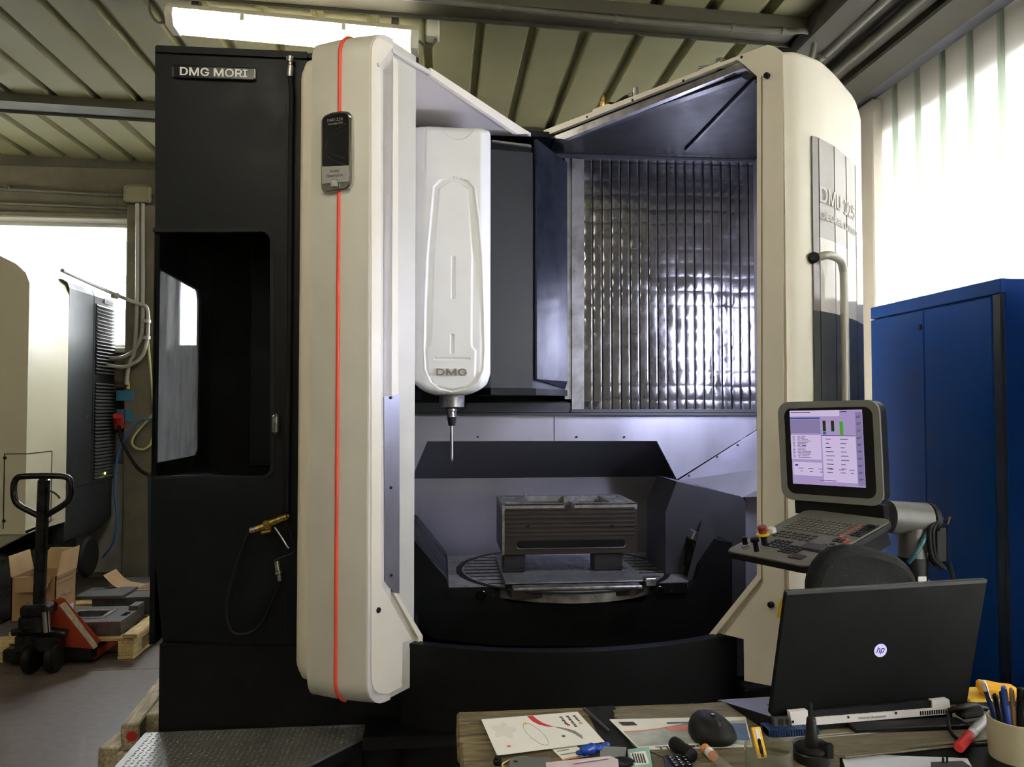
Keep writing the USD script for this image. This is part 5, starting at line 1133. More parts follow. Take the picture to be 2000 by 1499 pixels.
for k in range(5):
    a = k * 2 * math.pi / 5 + .3; d = np.array([math.cos(a), math.sin(a), 0]); c0 = np.array([1.15, Yc + .34, .10])
    f_ = part(t, 'foot', hull([c0 + d * .02 + np.cross(Z_, d) * s * .025 + Z_ * z for s in (-1, 1) for z in (-.02, .03)] + [c0 + d * .29 + np.cross(Z_, d) * s * .015 + Z_ * z for s in (-1, 1) for z in (-.03, -.01)]), 'plastic_black', smooth=False)
    part(f_, 'castor', disc(c0 + d * .28 - Z_ * .072 - np.cross(Z_, d) * .02, np.cross(Z_, d), .028, .04, 14), 'rubber')

# ================================================================== THE WORKBENCH
ZB = .94
t = thing('workbench', 'worn wooden workbench with thick planks in the foreground', 'workbench', (.95, 1.2, 0))
bx0, bx1, byf = .036, 1.80, 1.688
def rough(me, amp, sc, seed=1, levels=3, zk=.3):
    for _ in range(levels): me = me.subdivide()
    nz = meshkit.fbm(me.vertices * sc, 3, seed)[:, None] - .5
    me.vertices = me.vertices + np.sign(me.vertices - me.vertices.mean(0)) * nz * amp * [1, 1, zk]
    return me
pw = [.148, .142, .15, .145, .15]; yy = byf
for k, w in enumerate(pw):
    part(t, 'bench_plank', rough(bx(bx0 + .004 * (k % 2), bx1, yy - w + .0025, yy, ZB - .05, ZB, .005), .004, 26, k, 3, .0), 'bench_wood', smooth=False); yy -= w
for x in (.12, 1.68):
    for y in (1.60, yy + .08): part(t, 'bench_leg', bx(x - .04, x + .04, y - .04, y + .04, 0, ZB - .05, .005), 'bench_wood')
part(t, 'bench_rail', bx(.1, 1.7, 1.56, 1.60, ZB - .17, ZB - .05, .004), 'bench_wood'); part(t, 'bench_rail', bx(.1, 1.7, yy + .08, yy + .12, ZB - .17, ZB - .05, .004), 'bench_wood')
def BP(x, y, z=ZB): return PZ(x, y, z)
def flatpx(pts, z0, z1): return prism([tuple(BP(x, y, z0)[:2]) for x, y in pts], (0, 0, z0), X_, Y_, Z_, z1 - z0)
solo('dark_mat', flatpx([(1143, 1384), (1198, 1380), (1262, 1462), (1275, 1499), (1215, 1510), (1185, 1470)], ZB + .0005, ZB + .002), 'chair_fabric', 'dark scuffed mat on the bench between the booklet and the torn board', 'mat')
rag = [(1197, 1391), (1201, 1398), (1199, 1403), (1208, 1409), (1204, 1416), (1213, 1425), (1222, 1433), (1234, 1441), (1230, 1449), (1237, 1460), (1250, 1470), (1262, 1480), (1268, 1515), (1640, 1540), (1640, 1484), (1500, 1440), (1440, 1373)]
solo('torn_board', flatpx(rag, ZB + .002, ZB + .006), 'tray_wood', 'torn-edged light hardboard sheet on the bench under the mouse', 'board', smooth=False)
ZQ = ZB + .006
solo('rubber_mat', flatpx([(1600, 1560), (1640, 1484), (1945, 1452), (2040, 1440), (2070, 1560)], ZB + .0005, ZB + .0025), 'rubber', 'black rubber mat at the right front of the bench', 'mat')
t = thing('wooden_tray_board', 'grey-brown grooved board on the bench below the open computer', 'board', BP(1720, 1440))
tp = [(1478, 1462), (1500, 1428), (1700, 1408), (1945, 1386), (1962, 1412), (1945, 1450), (1650, 1481), (1560, 1478)]
part(t, 'board_panel', flatpx(tp, ZB + .006, ZB + .012), 'tray_wood', smooth=False)
for a, b in (((1500, 1446), (1950, 1406)), ((1500, 1450), (1950, 1411))): part(t, 'board_groove', tube([BP(*a, ZB + .0125), BP(*b, ZB + .0125)], .0016, 6), 'gray_ink')
part(t, 'board_edge', tube([BP(1650, 1480, ZB + .011), BP(1945, 1450, ZB + .011)], .0022, 6), 'tray_wood')
# ---- booklet
def quadmap(TL, TR, BR, BL, z):
    a, b, c, d = (BP(*p, z) for p in (TL, TR, BR, BL))
    return lambda s, t_: (a * (1 - s) + b * s) * (1 - t_) + (d * (1 - s) + c * s) * t_
def qpoly(qm, pts, h=.0006):
    v = np.array([qm(s, t_) for s, t_ in pts]); return prism([tuple(p[:2]) for p in v], (0, 0, v[0][2]), X_, Y_, Z_, h)
zb = ZB + .0026
q_ = quadmap((940, 1407), (1128, 1392), (1181, 1450), (971, 1477), zb)
t = thing('booklet', 'white booklet with red swoosh and coloured dots lying on the bench', 'booklet', q_(.5, .5))
part(t, 'pages', qpoly(q_, [(.004, .01), (.996, .01), (.994, .994), (.006, .994)], .0022), 'paper_cool', smooth=False)
q1 = quadmap((940, 1407), (1128, 1392), (1181, 1450), (971, 1477), zb + .0022)
part(t, 'cover', qpoly(q1, [(0, 0), (1, 0), (1, 1), (0, 1)], .0006), 'paper', smooth=False)
q2 = quadmap((940, 1407), (1128, 1392), (1181, 1450), (971, 1477), zb + .0029)
sw = [(.47, 0), (.53, 0), (.545, .12), (.575, .25), (.63, .36), (.66, .40), (.60, .375), (.53, .29), (.49, .17)]
part(t, 'red_swoosh', qpoly(q2, sw, .0003), 'red_ink')
part(t, 'grey_swoosh', qpoly(q2, [(.66, .40), (.74, .46), (.82, .58), (.85, .75), (.83, .85), (.80, .68), (.74, .53)], .0003), 'gray_ink')
for s_, t__, m in ((.405, .22, 'yellow_ink'), (.14, .80, 'salmon_ink'), (.68, .70, 'green_ink')): part(t, 'dot', qpoly(q2, [(s_ + .018 * math.cos(a), t__ + .03 * math.sin(a)) for a in np.linspace(0, 6.28, 14)[:-1]], .0003), m)
el = [(.44 + .07 * math.cos(a) + .03 * math.sin(a), .55 + .34 * math.sin(a)) for a in np.linspace(0, 6.28, 30)]
part(t, 'ellipse_line', tube([q2(*p) for p in el], .0004, 5), 'gray_ink')
for i, (s_, m_, L_n) in enumerate(((.78, 'dark_ink', 5), (.85, 'dark_ink', 7), (.92, 'dark_ink', 4))):
    part(t, 'printed_word', J([qpoly(q2, [(s_ + .006 * (j % 2), .10 + j * .055), (s_ + .028, .10 + j * .055), (s_ + .028, .138 + j * .055), (s_ + .006 * (j % 2), .138 + j * .055)], .0003) for j in range(L_n)]), m_)
for s_, t__ in ((.79, .36), (.92, .34)): part(t, 'colour_mark', qpoly(q2, [(s_, t__), (s_ + .03, t__), (s_ + .03, t__ + .05), (s_, t__ + .05)], .0003), 'red_ink' if s_ < .9 else 'orange_ink')
part(t, 'faint_flower', qpoly(q2, [(.17 + .10 * math.cos(a) * (1 + .25 * math.cos(5 * a)), .36 + .2 * math.sin(a) * (1 + .25 * math.cos(5 * a))) for a in np.linspace(0, 6.28, 40)[:-1]], .0002), 'faint_print')
# ---- small card under the booklet
q3 = quadmap((1076, 1463), (1122, 1455), (1150, 1478), (1100, 1486), ZB + .001)
t = thing('business_card', 'white printed card sticking out from under the booklet', 'card', q3(.5, .5))
part(t, 'card', qpoly(q3, [(0, 0), (1, 0), (1, 1), (0, 1)], .0009), 'paper', smooth=False)
q4 = quadmap((1076, 1463), (1122, 1455), (1150, 1478), (1100, 1486), ZB + .002)
for s_, w, m in ((.25, .5, 'gray_ink'), (.55, .6, 'gray_ink')): part(t, 'printed_line', qpoly(q4, [(.1, s_), (.1 + w, s_), (.1 + w, s_ + .07), (.1, s_ + .07)], .0002), m)
part(t, 'orange_band', qpoly(q4, [(.05, .88), (.75, .88), (.75, .99), (.05, .99)], .0002), 'orange_ink')
# ---- brochure under the mouse
bq = ((1190, 1407), (1456, 1402), (1470, 1460), (1250, 1467))
q5 = quadmap(*bq, ZQ + .0004); q6 = quadmap(*bq, ZQ + .0022)
t = thing('brochure', 'pale brochure with red curved line lying under the computer mouse', 'brochure', q5(.5, .5))
part(t, 'pages', qpoly(q5, [(0, 0), (1, 0), (1, 1), (0, 1)], .0016), 'paper', smooth=False)
part(t, 'picture', qpoly(q6, [(.02, .40), (.25, .36), (.45, .25), (.7, .15), (.99, .1), (.99, .95), (.75, .85), (.5, .83), (.25, .85), (.02, .88)], .0003), 'brochure_pic')
q7 = quadmap(*bq, ZQ + .0027)
part(t, 'red_line', tube([q7(*p) for p in ((.02, .41), (.15, .40), (.3, .34), (.5, .22), (.7, .15))], .0012, 5), 'salmon_ink')
part(t, 'red_part', qpoly(q7, [(.36, .33), (.45, .29), (.57, .27), (.55, .38), (.45, .43), (.37, .40)], .0003), 'salmon_ink')
part(t, 'blue_part', qpoly(q7, [(.56, .28), (.68, .18), (.99, .22), (.99, .8), (.85, .75), (.68, .42)], .0003), 'blue_ink')
part(t, 'header_mark', qpoly(q7, [(.05, .08), (.16, .08), (.17, .20), (.06, .20)], .0003), 'dark_ink'); part(t, 'header_mark', qpoly(q7, [(.4, .12), (.62, .12), (.62, .17), (.4, .17)], .0003), 'blue_ink')
part(t, 'lettering', text('hyperMILL', .011, q7(.42, .92), -X_, -Y_, Z_, .0003, True, width=.118), 'dark_ink')
# ---- rod
solo('scribing_rod', bar(BP(1141, 1385, ZB + .005), BP(1190, 1430, ZB + .005), .0035, 8), 'plastic_mid', 'thin dark rod lying on the mat right of the booklet', 'rod')
# ---- mouse
t = thing('computer_mouse', 'black contoured computer mouse on the brochure', 'computer mouse', BP(1390, 1440, ZQ + .003))
zm = ZQ + .003
mc_ = BP(1390, 1436, zm); mU = unit([.98, -.2, 0]); mV = np.cross(Z_, mU)
mp_ = []
for h_, k_, dx in ((0, .90, 0), (.006, 1.0, 0), (.018, .95, -.002), (.028, .80, -.005), (.036, .58, -.008), (.040, .30, -.010)):
    for a in np.linspace(0, 2 * math.pi, 28)[:-1]:
        r_x = .046 * (1 - .12 * math.sin(a)); r_y = .062
        mp_.append(mc_ + mU * (r_x * k_ * math.cos(a) * abs(math.cos(a)) ** -.15 + dx) + mV * (r_y * k_ * math.sin(a) - (1 - k_) * .0) + Z_ * h_)
part(t, 'body', hull(mp_), 'mouse', smooth=50)
part(t, 'wheel', disc(mc_ + mU * .006 - mV * .030 + Z_ * .030, mU, .009, .007, 16, .002), 'plastic_mid', label='ribbed scroll wheel'); part(t, 'wheel_frame', frame_box(mc_ + mU * .0095 - mV * .030 + Z_ * .030, mU, unit(mV + .45 * Z_), unit(np.cross(mU, mV + .45 * Z_)), .014, .03, .004, .001), 'black_gloss')
part(t, 'button', frame_box(mc_ + mU * .002 - mV * .004 + Z_ * .0405, mU, mV, Z_, .008, .010, .004, .001), 'black_gloss')
# ---- laptop
t = thing('laptop', 'open black laptop seen from behind with a lit round logo on its lid', 'laptop', (.88, 1.58, .95))
LBL, LBR, LTL, LTR = PY(1505, 1398, 1.505), PY(1888, 1374, 1.535), PY(1537, 1157, 1.475), PY(1928, 1133, 1.505)
lu = unit((LTR - LTL) + (LBR - LBL)); lv = unit((LTL - LBL) + (LTR - LBR)); lv = unit(lv - lu * (lu @ lv)); ln = np.cross(lu, lv); ln = ln if ln[1] < 0 else -ln
lc = (LBL + LBR + LTL + LTR) / 4
def lpx(x, y):
    r = ray(x, y); p = CAM + r * (((lc - CAM) @ ln) / (r @ ln)); return ((p - lc) @ lu, (p - lc) @ lv)
lid = Polygon([lpx(1505, 1400), lpx(1888, 1375), lpx(1928, 1133), lpx(1537, 1157)]).buffer(-.006).buffer(.006)
ld = part(t, 'lid', prism(lid, lc, lu, lv, ln, -.012), 'laptop_black', smooth=False, label='matt black lid')
part(ld, 'lid_edge', prism(Polygon([lpx(1537, 1157), lpx(1928, 1133), lpx(1927, 1139), lpx(1537, 1163)]), lc + ln * .0004, lu, lv, ln, -.012), 'plastic_mid', smooth=False, label='grey top edge')
part(ld, 'display', prism(lid.buffer(-.012), lc - ln * .0122, lu, lv, ln, -.001), 'black_gloss')
lo = lpx(1719.5, 1271)
part(ld, 'logo_disc', prism(Point(*lo).buffer(.0140, quad_segs=12), lc + ln * .0002, lu, lv, ln, .0006), 'logo_light', label='glowing round logo')
wq = lc + lu * lo[0] + lv * lo[1] + ln * .0009; sl_u = lu; sl_v = unit(lv + .28 * lu)
part(ld, 'logo_letters', text('hp', .0125, wq, sl_u, sl_v, ln, .0005, False, width=.0165), 'laptop_black')
pts = {k: PY(*v) for k, v in dict(nlt=(1512, 1404, 1.492), nlb=(1510, 1440, 1.492), nrt=(1858, 1382, 1.522), nrb=(1862, 1412, 1.522), flt=(1400, 1369, 1.70), flb=(1403, 1388, 1.70), frt=(1770, 1346, 1.73), frb=(1772, 1362, 1.73)).items()}
ba = part(t, 'base', hull(list(pts.values()) + [pts['nlb'] + [.02, -.002, -.002]]), 'laptop_black', smooth=False, label='black base with keyboard')
def deck(s_, t__, o=.0008): p = (pts['flt'] * (1 - s_) + pts['frt'] * s_) * (1 - t__) + (pts['nlt'] * (1 - s_) + pts['nrt'] * s_) * t__; return p + Z_ * o
part(ba, 'palm_rest', hull([deck(s_, t__, o) for s_ in (.003, .997) for t__ in (.01, .93) for o in (.0, .0016)]), 'laptop_base', smooth=False, label='lavender grey deck')
part(ba, 'keyboard_keys', J([hull([deck(.14 + .055 * c_ + a, .42 + .085 * r_ + b, o) for a in (.004, .05) for b in (.006, .075) for o in (.0016, .0032)]) for c_ in range(14) for r_ in range(6)]), 'key_dark', smooth=False, kind='stuff', label='flat black keys')
lp_ = PY(1414, 1381, 1.68); part(ba, 'lid_catch', frame_box(PY(1413, 1380, 1.69), X_, Y_, Z_, .012, .01, .004, .001), 'chrome')
hA_ = np.array([pts['nlt'][0], pts['nlt'][1] - .004]); hd_ = unit((pts['nrt'] - pts['nlt'])[:2]); hn = np.array([hd_[1], -hd_[0]])
def lbar(pp_, off, d):
    g = []
    for x, y in pp_:
        p = PV(x, y, hA_, hn); g.append(((p[:2] - hA_) @ hd_, p[2]))
    return prism(g, np.append(hA_ + hn * off, 0), np.append(hd_, 0), Z_, np.append(hn, 0), -d)
br = part(t, 'rear_bar', lbar([(1542, 1391), (1577, 1388), (1578, 1403), (1592, 1402), (1821, 1384), (1820, 1369), (1852, 1366), (1854, 1369), (1857, 1392), (1854, 1395), (1592, 1417), (1575, 1420), (1547, 1421)], .001, .012), 'laptop_bar', smooth=False, label='white rear bar')
part(br, 'hinge_strip', lbar([(1577, 1390), (1820, 1371), (1820, 1384), (1578, 1403)], -.002, .010), 'plastic_black', smooth=False)
for k in range(12):
    xx = 1796 + k * 4.5; yy_ = 1389 - (k * 4.5) * .075 + .5
    part(br, 'vent_slot', lbar([(xx, yy_), (xx + 2.3, yy_ - .2), (xx + 2.6, yy_ + 8), (xx + .4, yy_ + 8.2)], .0018, .001), 'rubber')
for x, y in ((1548, 1410), (1656, 1401), (1749, 1393), (1851, 1390)):
    p = PV(x, y, hA_, hn) + np.append(hn, 0) * .001; part(br, 'screw', disc(p, np.append(hn, 0), .0026, .0012, 8), 'bolt')
p = PV(1703, 1401, hA_, hn) + np.append(hn, 0) * .0012
part(br, 'bar_lettering', text('EliteBook Workstation', .0042, p, np.append(hd_, 0) + Z_ * .0, Z_, np.append(hn, 0), .0005, False, width=.062), 'gray_ink')
part(ba, 'port_panel', lbar([(1511, 1404), (1542, 1402), (1544, 1421), (1513, 1421)], .0008, .01), 'plastic_mid', smooth=False)
for a in ([(1519, 1406), (1529, 1405), (1530, 1417), (1520, 1417)], [(1533, 1405), (1540, 1405), (1541, 1416), (1534, 1416)]): part(ba, 'port', lbar(a, .0016, .006), 'rubber')
bpts = [PY(1500, 1440, 1.475), PY(1600, 1432, 1.475)]
part(thing('ribbed_riser', 'ribbed blue plastic strip propping up the left rear of the laptop', 'riser', (bpts[0][0], 1.50, ZB + .012)), 'strip', J([bx(bpts[0][0] + k * .0052, bpts[0][0] + k * .0052 + .0036, 1.47, 1.50, ZB + .0125, .966) for k in range(20)] + [bx(bpts[0][0], bpts[0][0] + .104, 1.473, 1.51, ZB + .0125, .965)]), 'cup_blue')
solo('wooden_riser', bx(.82, 1.06, 1.47, 1.51, ZB + .0125, .962, .002), 'rubber', 'black block under the right rear of the laptop', 'riser')
# cables beside the laptop
t = thing('laptop_cable', 'black power cable curling off the right rear corner of the laptop', 'cable', PY(1858, 1390, 1.50))
part(t, 'cable', tube(smoothpath([PY(1853, 1390, 1.50), PY(1875, 1383, 1.49), PY(1900, 1378, 1.5), PY(1932, 1386, 1.52), PY(1990, 1390, 1.5)], 8), .006, 8), 'rubber', smooth=60)
part(t, 'cable', tube(smoothpath([PY(1853, 1396, 1.50), PY(1852, 1412, 1.48), BP(1858, 1432, ZB + .016), BP(1876, 1448, ZB + .016), BP(1905, 1456, ZB + .016), BP(1950, 1452, ZB + .016)], 8), .0035, 8), 'rubber', smooth=60)
part(t, 'plug', frame_box(PY(1893, 1390, 1.5), unit((1, 0, .1)), Y_, Z_, .05, .03, .022, .006), 'rubber')
# ---- jar with knife
jc = PY(1501, 1470, 1.36); jr = .0415; jz = PY(1501, 1458, 1.36)[2]
t = thing('plastic_jar', 'clear plastic jar with ribbed wall at the front of the bench', 'jar', (jc[0], 1.36, ZQ))
part(t, 'wall', lathe([(.001, .0005), (jr - .001, .0005), (jr, .003)] + [(jr + .0012 * (k % 2), .006 + k * (jz - ZQ - .008) / 10) for k in range(11)] + [(jr, jz - ZQ), (jr - .0022, jz - ZQ), (jr - .0022, .004), (.001, .003)], (jc[0], 1.36, ZQ + .0002), n=40), 'clear_plastic', smooth=50)
k0p, k1p = PY(1475, 1421, 1.375), PY(1489, 1482, 1.355)
kd_ = unit(k0p - k1p); ks = unit(np.cross(kd_, Y_))
t = thing('utility_knife', 'yellow utility knife standing in the clear plastic jar', 'knife', k1p)
def kbx(s_, L_k, w, d, o, m, nm): part(t, nm, frame_box(k1p + kd_ * s_ + np.array([0, -o, 0]), ks, unit(np.cross(kd_, ks)), kd_, w, d, L_k, .0012), m)
Lk = np.linalg.norm(k0p - k1p)
kbx(Lk / 2, Lk, .017, .008, 0, 'yellow_plastic', 'handle'); kbx(Lk * .80, Lk * .35, .008, .002, .0045, 'white_print', 'label_strip'); kbx(Lk * .38, Lk * .62, .006, .002, .0045, 'rubber', 'slider_slot'); kbx(Lk * .35, .012, .006, .003, .006, 'plastic_black', 'slider')
# ---- tool holder standing on bench
hc = PY(1585, 1450, 1.385); zf = PY(1585, 1458, 1.385)[2]; zt_ip = PY(1583, 1373, 1.385)[2]
t = thing('spare_tool_holder', 'dark conical tool holder standing upright before the laptop', 'tool holder', (hc[0], 1.385, ZB + .0026))
part(t, 'flange', lathe([(.030, 0), (.033, .003), (.033, .020), (.029, .024), (.029, .028), (.033, .032), (.033, zf - ZB - .006), (.031, zf - ZB - .003), (.0, zf - ZB - .003)], (hc[0], 1.385, ZB + .0026), n=32), 'tool_dark', smooth=30)
part(t, 'cone', lathe([(.013, zf - .006), (.0125, zf + .002), (.0085, zf + .048), (.0075, zf + .052), (.002, zf + .054)], (hc[0], 1.385, 0), n=24), 'tool_dark', smooth=30)
part(t, 'tip', lathe([(.0022, zf + .05), (.0022, zt_ip - .004), (.0005, zt_ip)], (hc[0], 1.385, 0), n=10), 'bolt')
part(t, 'drive_slot', frame_box((hc[0] + .018, 1.385 - .03, ZB + .035), X_, Y_, Z_, .014, .012, .026, .002), 'black_body'); part(t, 'index_hole', disc((hc[0] + .010, 1.385 - .0315, ZB + .042), -Y_, .004, .003, 10), 'black_body')
# ---- paper sheet, dongle
solo('paper_sheet', flatpx([(1641, 1473), (1889, 1482), (1910, 1520), (1665, 1540)], ZB + .003, ZB + .0034), 'paper_cool', 'blank white paper sheet at the front right of the bench', 'paper', smooth=False)
dg = PZ(1857, 1500, ZB + .02)
t = thing('transmitter_box', 'small dark box with two short pins lying on the white paper sheet', 'electronic box', (dg[0], dg[1], ZB + .0036))
part(t, 'body', hull([BP(x, y, z) for x, y in ((1818, 1489), (1880, 1487), (1898, 1499), (1820, 1520)) for z in (ZB + .02,)] + [BP(x, y, ZB + .0036) for x, y in ((1818, 1505), (1882, 1502), (1898, 1520), (1820, 1540))]), 'plastic_mid', smooth=False)
for x in (1842, 1850): part(t, 'pin', lathe([(.0022, -.004), (.0022, .007), (.001, .009)] if x < 1845 else [(.0018, -.004), (.0018, .012), (.0008, .014)], BP(x, 1490, ZB + .02), n=8), 'plastic_black')
# ---- marker
ma, mb = BP(1872, 1462, ZB + .021), BP(1926, 1402, ZB + .021)
t = thing('marker_pen', 'grey marker pen with red cap lying beside the pen cup', 'marker', (ma + mb) / 2 - Z_ * .008)
D_ = mb - ma; L_m = np.linalg.norm(D_)
part(t, 'barrel', lathe([(.0085, L_m * .36), (.009, L_m * .38), (.009, L_m * .97), (.006, L_m)], ma, D_, 16), 'marker_gray', smooth=30); part(t, 'cap', lathe([(.007, 0), (.0095, .004), (.0105, L_m * .38), (.008, L_m * .385)], ma, D_, 16), 'red_ink', smooth=30, label='red cap'); part(t, 'barrel_label', lathe([(.0092, L_m * .5), (.0092, L_m * .85)], ma, D_, 16), 'plastic_mid' if False else 'gray_print', smooth=30)
# ---- cup with pens
cc = np.array([PY(1985, 1450, 1.365)[0], 1.365]); cr = .0475; czt = PY(1985, 1428, 1.3175)[2]
t = thing('pen_cup', 'cream pen cup with dark inside at the right edge of the bench', 'cup', (*cc, ZB + .0026))
part(t, 'wall', lathe([(.001, 0), (cr - .003, 0), (cr - .002, .002), (cr, czt - ZB - .003), (cr - .001, czt - ZB), (cr - .003, czt - ZB), (cr - .004, .006), (.001, .005)], (*cc, ZB + .0026), n=48), 'cup', smooth=40)
pens = [('blue ballpoint pen standing in the pen cup', (-.012, .006), (-.014, .012), .058, 'pen_blue', .0052), ('black pen leaning at the left of the pen cup', (-.026, .004), (-.034, .010), .045, 'rubber', .0050), ('white-tipped black pen at the back left of the pen cup', (-.020, .022), (-.040, .034), .062, 'cup_blue', .0048), ('thick black marker at the right of the pen cup', (.014, -.004), (.020, .010), .055, 'rubber', .0080), ('dark blue marker behind the others in the pen cup', (.0, .022), (.002, .036), .040, 'cup_blue', .0070), ('brown wooden brush handle in the pen cup', (.004, .006), (.006, .018), .052, 'cardboard', .0042)]
for lb, a, b, h_, m, r_ in pens:
    p0_, p1_ = np.array([cc[0] + a[0] * .6, cc[1] + a[1] * .6, ZB + .012]), np.array([cc[0] + b[0], cc[1] + b[1], czt + h_])
    D_ = p1_ - p0_; L_m = np.linalg.norm(D_)
    t = thing('pen', lb, 'pen', p0_)
    part(t, 'barrel', lathe([(r_ * .6, 0), (r_, .01), (r_, L_m - .02)], p0_, D_, 12), m, smooth=30); part(t, 'end', lathe([(r_ * .95, L_m - .02), (r_ * .95, L_m - .003), (r_ * .5, L_m)], p0_, D_, 12), 'white_print' if 'white' in lb else m, smooth=30); part(t, 'clip', tube([p0_ + D_ * .72 + [0, -r_ - .001, 0], p0_ + D_ * .97 + [0, -r_ - .001, 0]], .0012, 6), 'chrome')
# ---- sponge and boxes at the far right
sp0 = PY(1950, 1349, 1.60)
solo('yellow_sponge', rough(frame_box(sp0, unit((.96, -.28, -.10)), unit((.28, .96, 0)), Z_, .078, .05, .024, .006), .004, 60, 4, 3, 1), 'sponge', 'yellow sponge lying on the small dark blue box at the right end of the bench', 'sponge')
t = thing('blue_carton', 'small dark blue carton with yellow stripe under the sponge', 'carton', (PY(1925, 1370, 1.60)[0], 1.62, ZB))
pa, pb = PY(1880, 1366, 1.60), PY(1965, 1372, 1.60)
part(t, 'carton_body', hull([(x, y, z) for x in (pa[0], pb[0] + .05) for y in (1.59, 1.66) for z in (ZB + .0005, pa[2] - .004)]), 'dark_blue', smooth=False)
part(t, 'carton_lid', hull([(x, y, z) for x in (pa[0] + .01, pb[0] + .045) for y in (1.588, 1.66) for z in (pa[2] - .004, pa[2] + .002)]), 'yellow_ink', smooth=False)
# ---- small things at the front left
solo('black_knob', lathe([(.0075, 0), (.0085, .003), (.0085, .008), (.006, .010), (.006, .014), (.0, .015)], BP(972, 1494, ZB), n=16), 'rubber', 'small black knob near the left front corner of the bench', 'stopper')  # a small knob lying loose on the bench
solo('twine_loop', tube(smoothpath([BP(x, y, ZB + .002) for x, y in ((985, 1503), (981, 1494), (990, 1488), (1004, 1482), (1020, 1480), (1036, 1481), (1050, 1486))], 6), .0015, 6), 'twine', 'beige twine loop round the grey metal tag', 'twine')
tagp = Polygon([tuple(BP(x, y)[:2]) for x, y in ((996, 1489), (1004, 1484), (1075, 1484), (1080, 1520), (990, 1520))]).buffer(-.003).buffer(.003).difference(Point(*BP(1007, 1493)[:2]).buffer(.0042))
solo('metal_tag', prism(tagp, (0, 0, ZB + .0032), X_, Y_, Z_, .0015), 'tag_gray', 'grey metal tag with a round hole at the front of the bench', 'tag', smooth=False)
zpk = ZB + .024
t = thing('pink_case', 'pale pink clear plastic case with purple print at the front of the bench', 'plastic case', BP(1140, 1500, ZB + .005))
cp_ = [(1066, 1490), (1192, 1477), (1207, 1484), (1212, 1530), (1072, 1540)]
part(t, 'case_body', hull([BP(x, y, zpk) for x, y in cp_] + [BP(x, y, zpk) * [1, 1, 0] + Z_ * (ZB + .0048) for x, y in cp_]), 'pink_plastic', smooth=False)
part(t, 'case_label', flatpx([(1118, 1490), (1180, 1480), (1196, 1482), (1122, 1494)], zpk, zpk + .0006), 'white_print', smooth=False); part(t, 'purple_line', flatpx([(1120, 1492.5), (1188, 1482.5), (1189, 1484), (1121, 1494.2)], zpk + .0006, zpk + .001), 'purple_ink', smooth=False)
t = thing('blue_clamp', 'shiny blue plastic wing clamp on the corner of the booklet', 'clamp', BP(1155, 1470, ZB + .003))
bl = [BP(x, y, ZB + z) for x, y, z in ((1133, 1467, .012), (1146, 1466, .014), (1158, 1463, .012), (1168, 1463, .013), (1176, 1460, .010), (1183, 1457, .013))]
part(t, 'body', tube(smoothpath(bl, 6), np.interp(np.linspace(0, 1, 31), [0, .08, .22, .38, .5, .66, .8, .92, 1], [.004, .010, .0085, .011, .0065, .008, .0045, .0065, .004]), 16), 'blue_plastic', smooth=60)
part(t, 'wing', J([hull(trimesh.creation.icosphere(1, .007).vertices * [1.3, 1, .6] + b) for b in (BP(1133, 1471, ZB + .010), BP(1183, 1455, ZB + .012))]), 'blue_plastic', smooth=60)
solo('grey_card', hull([BP(x, y, z) for x, y, z in ((1171, 1484, ZB + .004), (1220, 1484, ZB + .004), (1173, 1458, ZB + .016), (1224, 1460, ZB + .016))] + [BP(x, y, z) for x, y, z in ((1171, 1485, ZB + .003), (1220, 1485, ZB + .003), (1173, 1459, ZB + .015), (1224, 1461, ZB + .015))]), 'tape_gray', 'grey plastic card leaning behind the pink case', 'card', smooth=False)
rc_ = BP(1217, 1503, ZB + .0026)
t = thing('magnifier', 'round black lens with grey half ring beside the pink case', 'lens', rc_)
part(t, 'rim', lathe([(.016, 0), (.0185, .003), (.0185, .012), (.015, .014), (.0, .012)], rc_, n=28), 'rubber', smooth=30)
part(t, 'half_ring', tube([rc_ + np.array([.0195 * math.cos(a), .0195 * math.sin(a), .012]) for a in np.linspace(.1, 2.6, 16)], .0022, 8), 'bolt', smooth=60)
t = thing('label_box', 'small clear teal box with white printed label near the phone', 'plastic box', BP(1252, 1490, ZB + .002))
lb_ = [(1226, 1471), (1268, 1466), (1277, 1525), (1232, 1530)]
part(t, 'box_body', flatpx(lb_, ZB + .0065, ZB + .013), 'teal_label', smooth=False); part(t, 'box_label', flatpx([(1230, 1472), (1260, 1468), (1268, 1492), (1240, 1496)], ZB + .013, ZB + .0135), 'paper', smooth=False)
part(t, 'label_print', J([flatpx([(1234 + k * 5, 1473), (1236.5 + k * 5, 1472.6), (1242 + k * 5, 1491), (1239 + k * 5, 1491.4)], ZB + .0135, ZB + .0138) for k in range(5)]), 'dark_ink')
ta, tb = BP(1316, 1452, ZQ + .014), BP(1350, 1478, ZQ + .012)
t = thing('rubber_plug', 'short black rubber plug lying between the phone and the brochure', 'plug', (ta + tb) / 2 - Z_ * .012)
D_ = tb - ta; L_m = np.linalg.norm(D_)
part(t, 'body', lathe([(.006, -.006), (.0125, 0), (.0135, .008), (.0125, L_m * .6), (.014, L_m * .62), (.014, L_m), (.006, L_m + .002)], ta, D_, 20), 'rubber', smooth=40)
ph = [BP(1326, 1492, ZQ + .013)]
t = thing('mobile_phone', 'black keypad phone with silver rim at the front edge of the picture', 'phone', ph[0] - Z_ * .013)
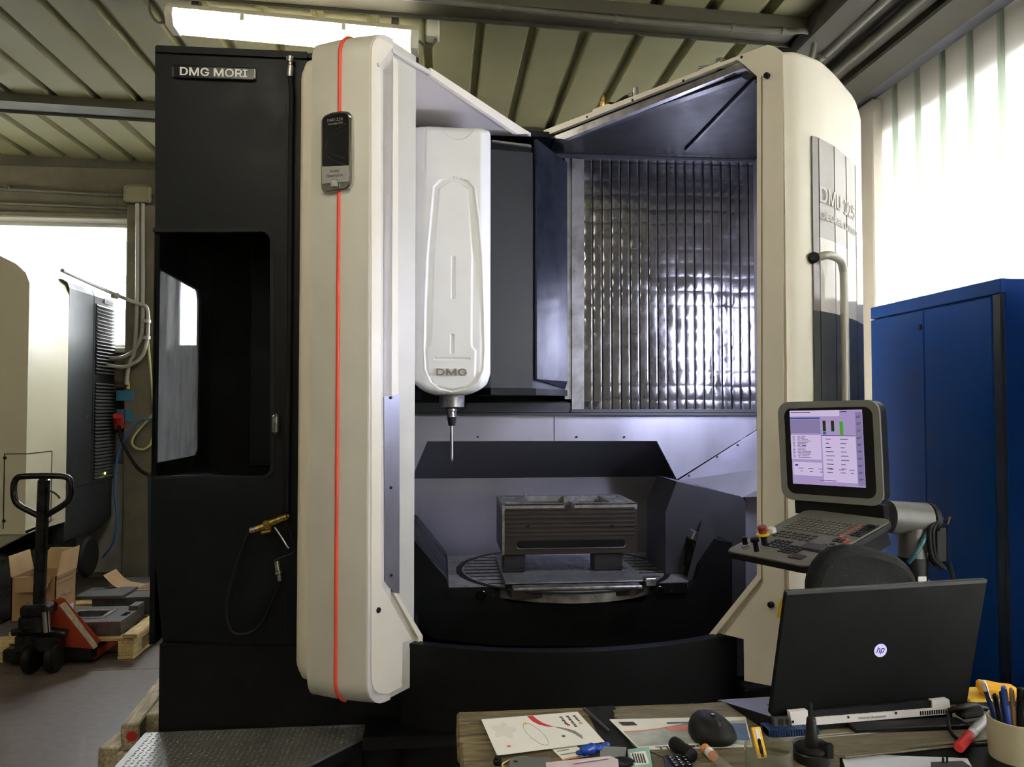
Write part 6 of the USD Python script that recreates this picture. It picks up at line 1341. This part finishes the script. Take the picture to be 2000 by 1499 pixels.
php = [(1294, 1479), (1300, 1475), (1322, 1473), (1340, 1475), (1346, 1480), (1372, 1530), (1310, 1535)]
part(t, 'body', hull([BP(x, y, z) for x, y in php for z in (ZQ + .0005, ZQ + .012)]), 'plastic_black', smooth=False)
gp_ = Polygon([tuple(BP(x, y, ZQ + .012)[:2]) for x, y in php])
part(t, 'silver_rim', prism(gp_.buffer(-.0015).difference(gp_.buffer(-.0035)), (0, 0, ZQ + .012), X_, Y_, Z_, .0012), 'chrome', smooth=False, label='silver rim')
for r_ in range(4):
    for c_ in range(3):
        x_, y_ = 1309 + c_ * 13 + r_ * 4, 1480 + r_ * 5.2 - c_ * .6
        part(t, 'key', flatpx([(x_ - 4.5, y_ - 1.8), (x_ + 4.5, y_ - 2), (x_ + 5.5, y_ + 1.8), (x_ - 3.5, y_ + 2)], ZQ + .012, ZQ + .0142), 'black_gloss', smooth=False)
        part(t, 'key_mark', flatpx([(x_ - 2, y_ - .6), (x_ + 2, y_ - .6), (x_ + 2.2, y_ + .4), (x_ - 1.8, y_ + .4)], ZQ + .0142, ZQ + .0145), 'white_print', smooth=False)
solo('phone_cord', tube(smoothpath([BP(x, y, ZQ + .002) for x, y in ((1268, 1468), (1285, 1476), (1300, 1482))] , 5), .0009, 6), 'rubber', 'thin black cord running under the phone', 'cord')
va, vb = BP(1376, 1462, ZQ + .0095), BP(1425, 1506, ZQ + .0095)
t = thing('glue_vial', 'clear vial with orange bands lying right of the phone', 'vial', (va + vb) / 2 - Z_ * .009)
D_ = vb - va; L_m = np.linalg.norm(D_)
part(t, 'tube', lathe([(.005, -.002), (.0088, .002), (.0088, L_m), (.005, L_m + .004)], va, D_, 18), 'clear_vial', smooth=40); part(t, 'cap', lathe([(.006, -.001), (.0091, .001), (.0091, .012), (.008, .013)], va, D_, 18), 'orange_ink', smooth=40, label='orange cap'); part(t, 'paper_label', lathe([(.0090, .016), (.0090, .030)], va, D_, 18), 'paper', smooth=40); part(t, 'orange_band', lathe([(.0092, .031), (.0092, .034)], va, D_, 18), 'orange_ink', smooth=40)
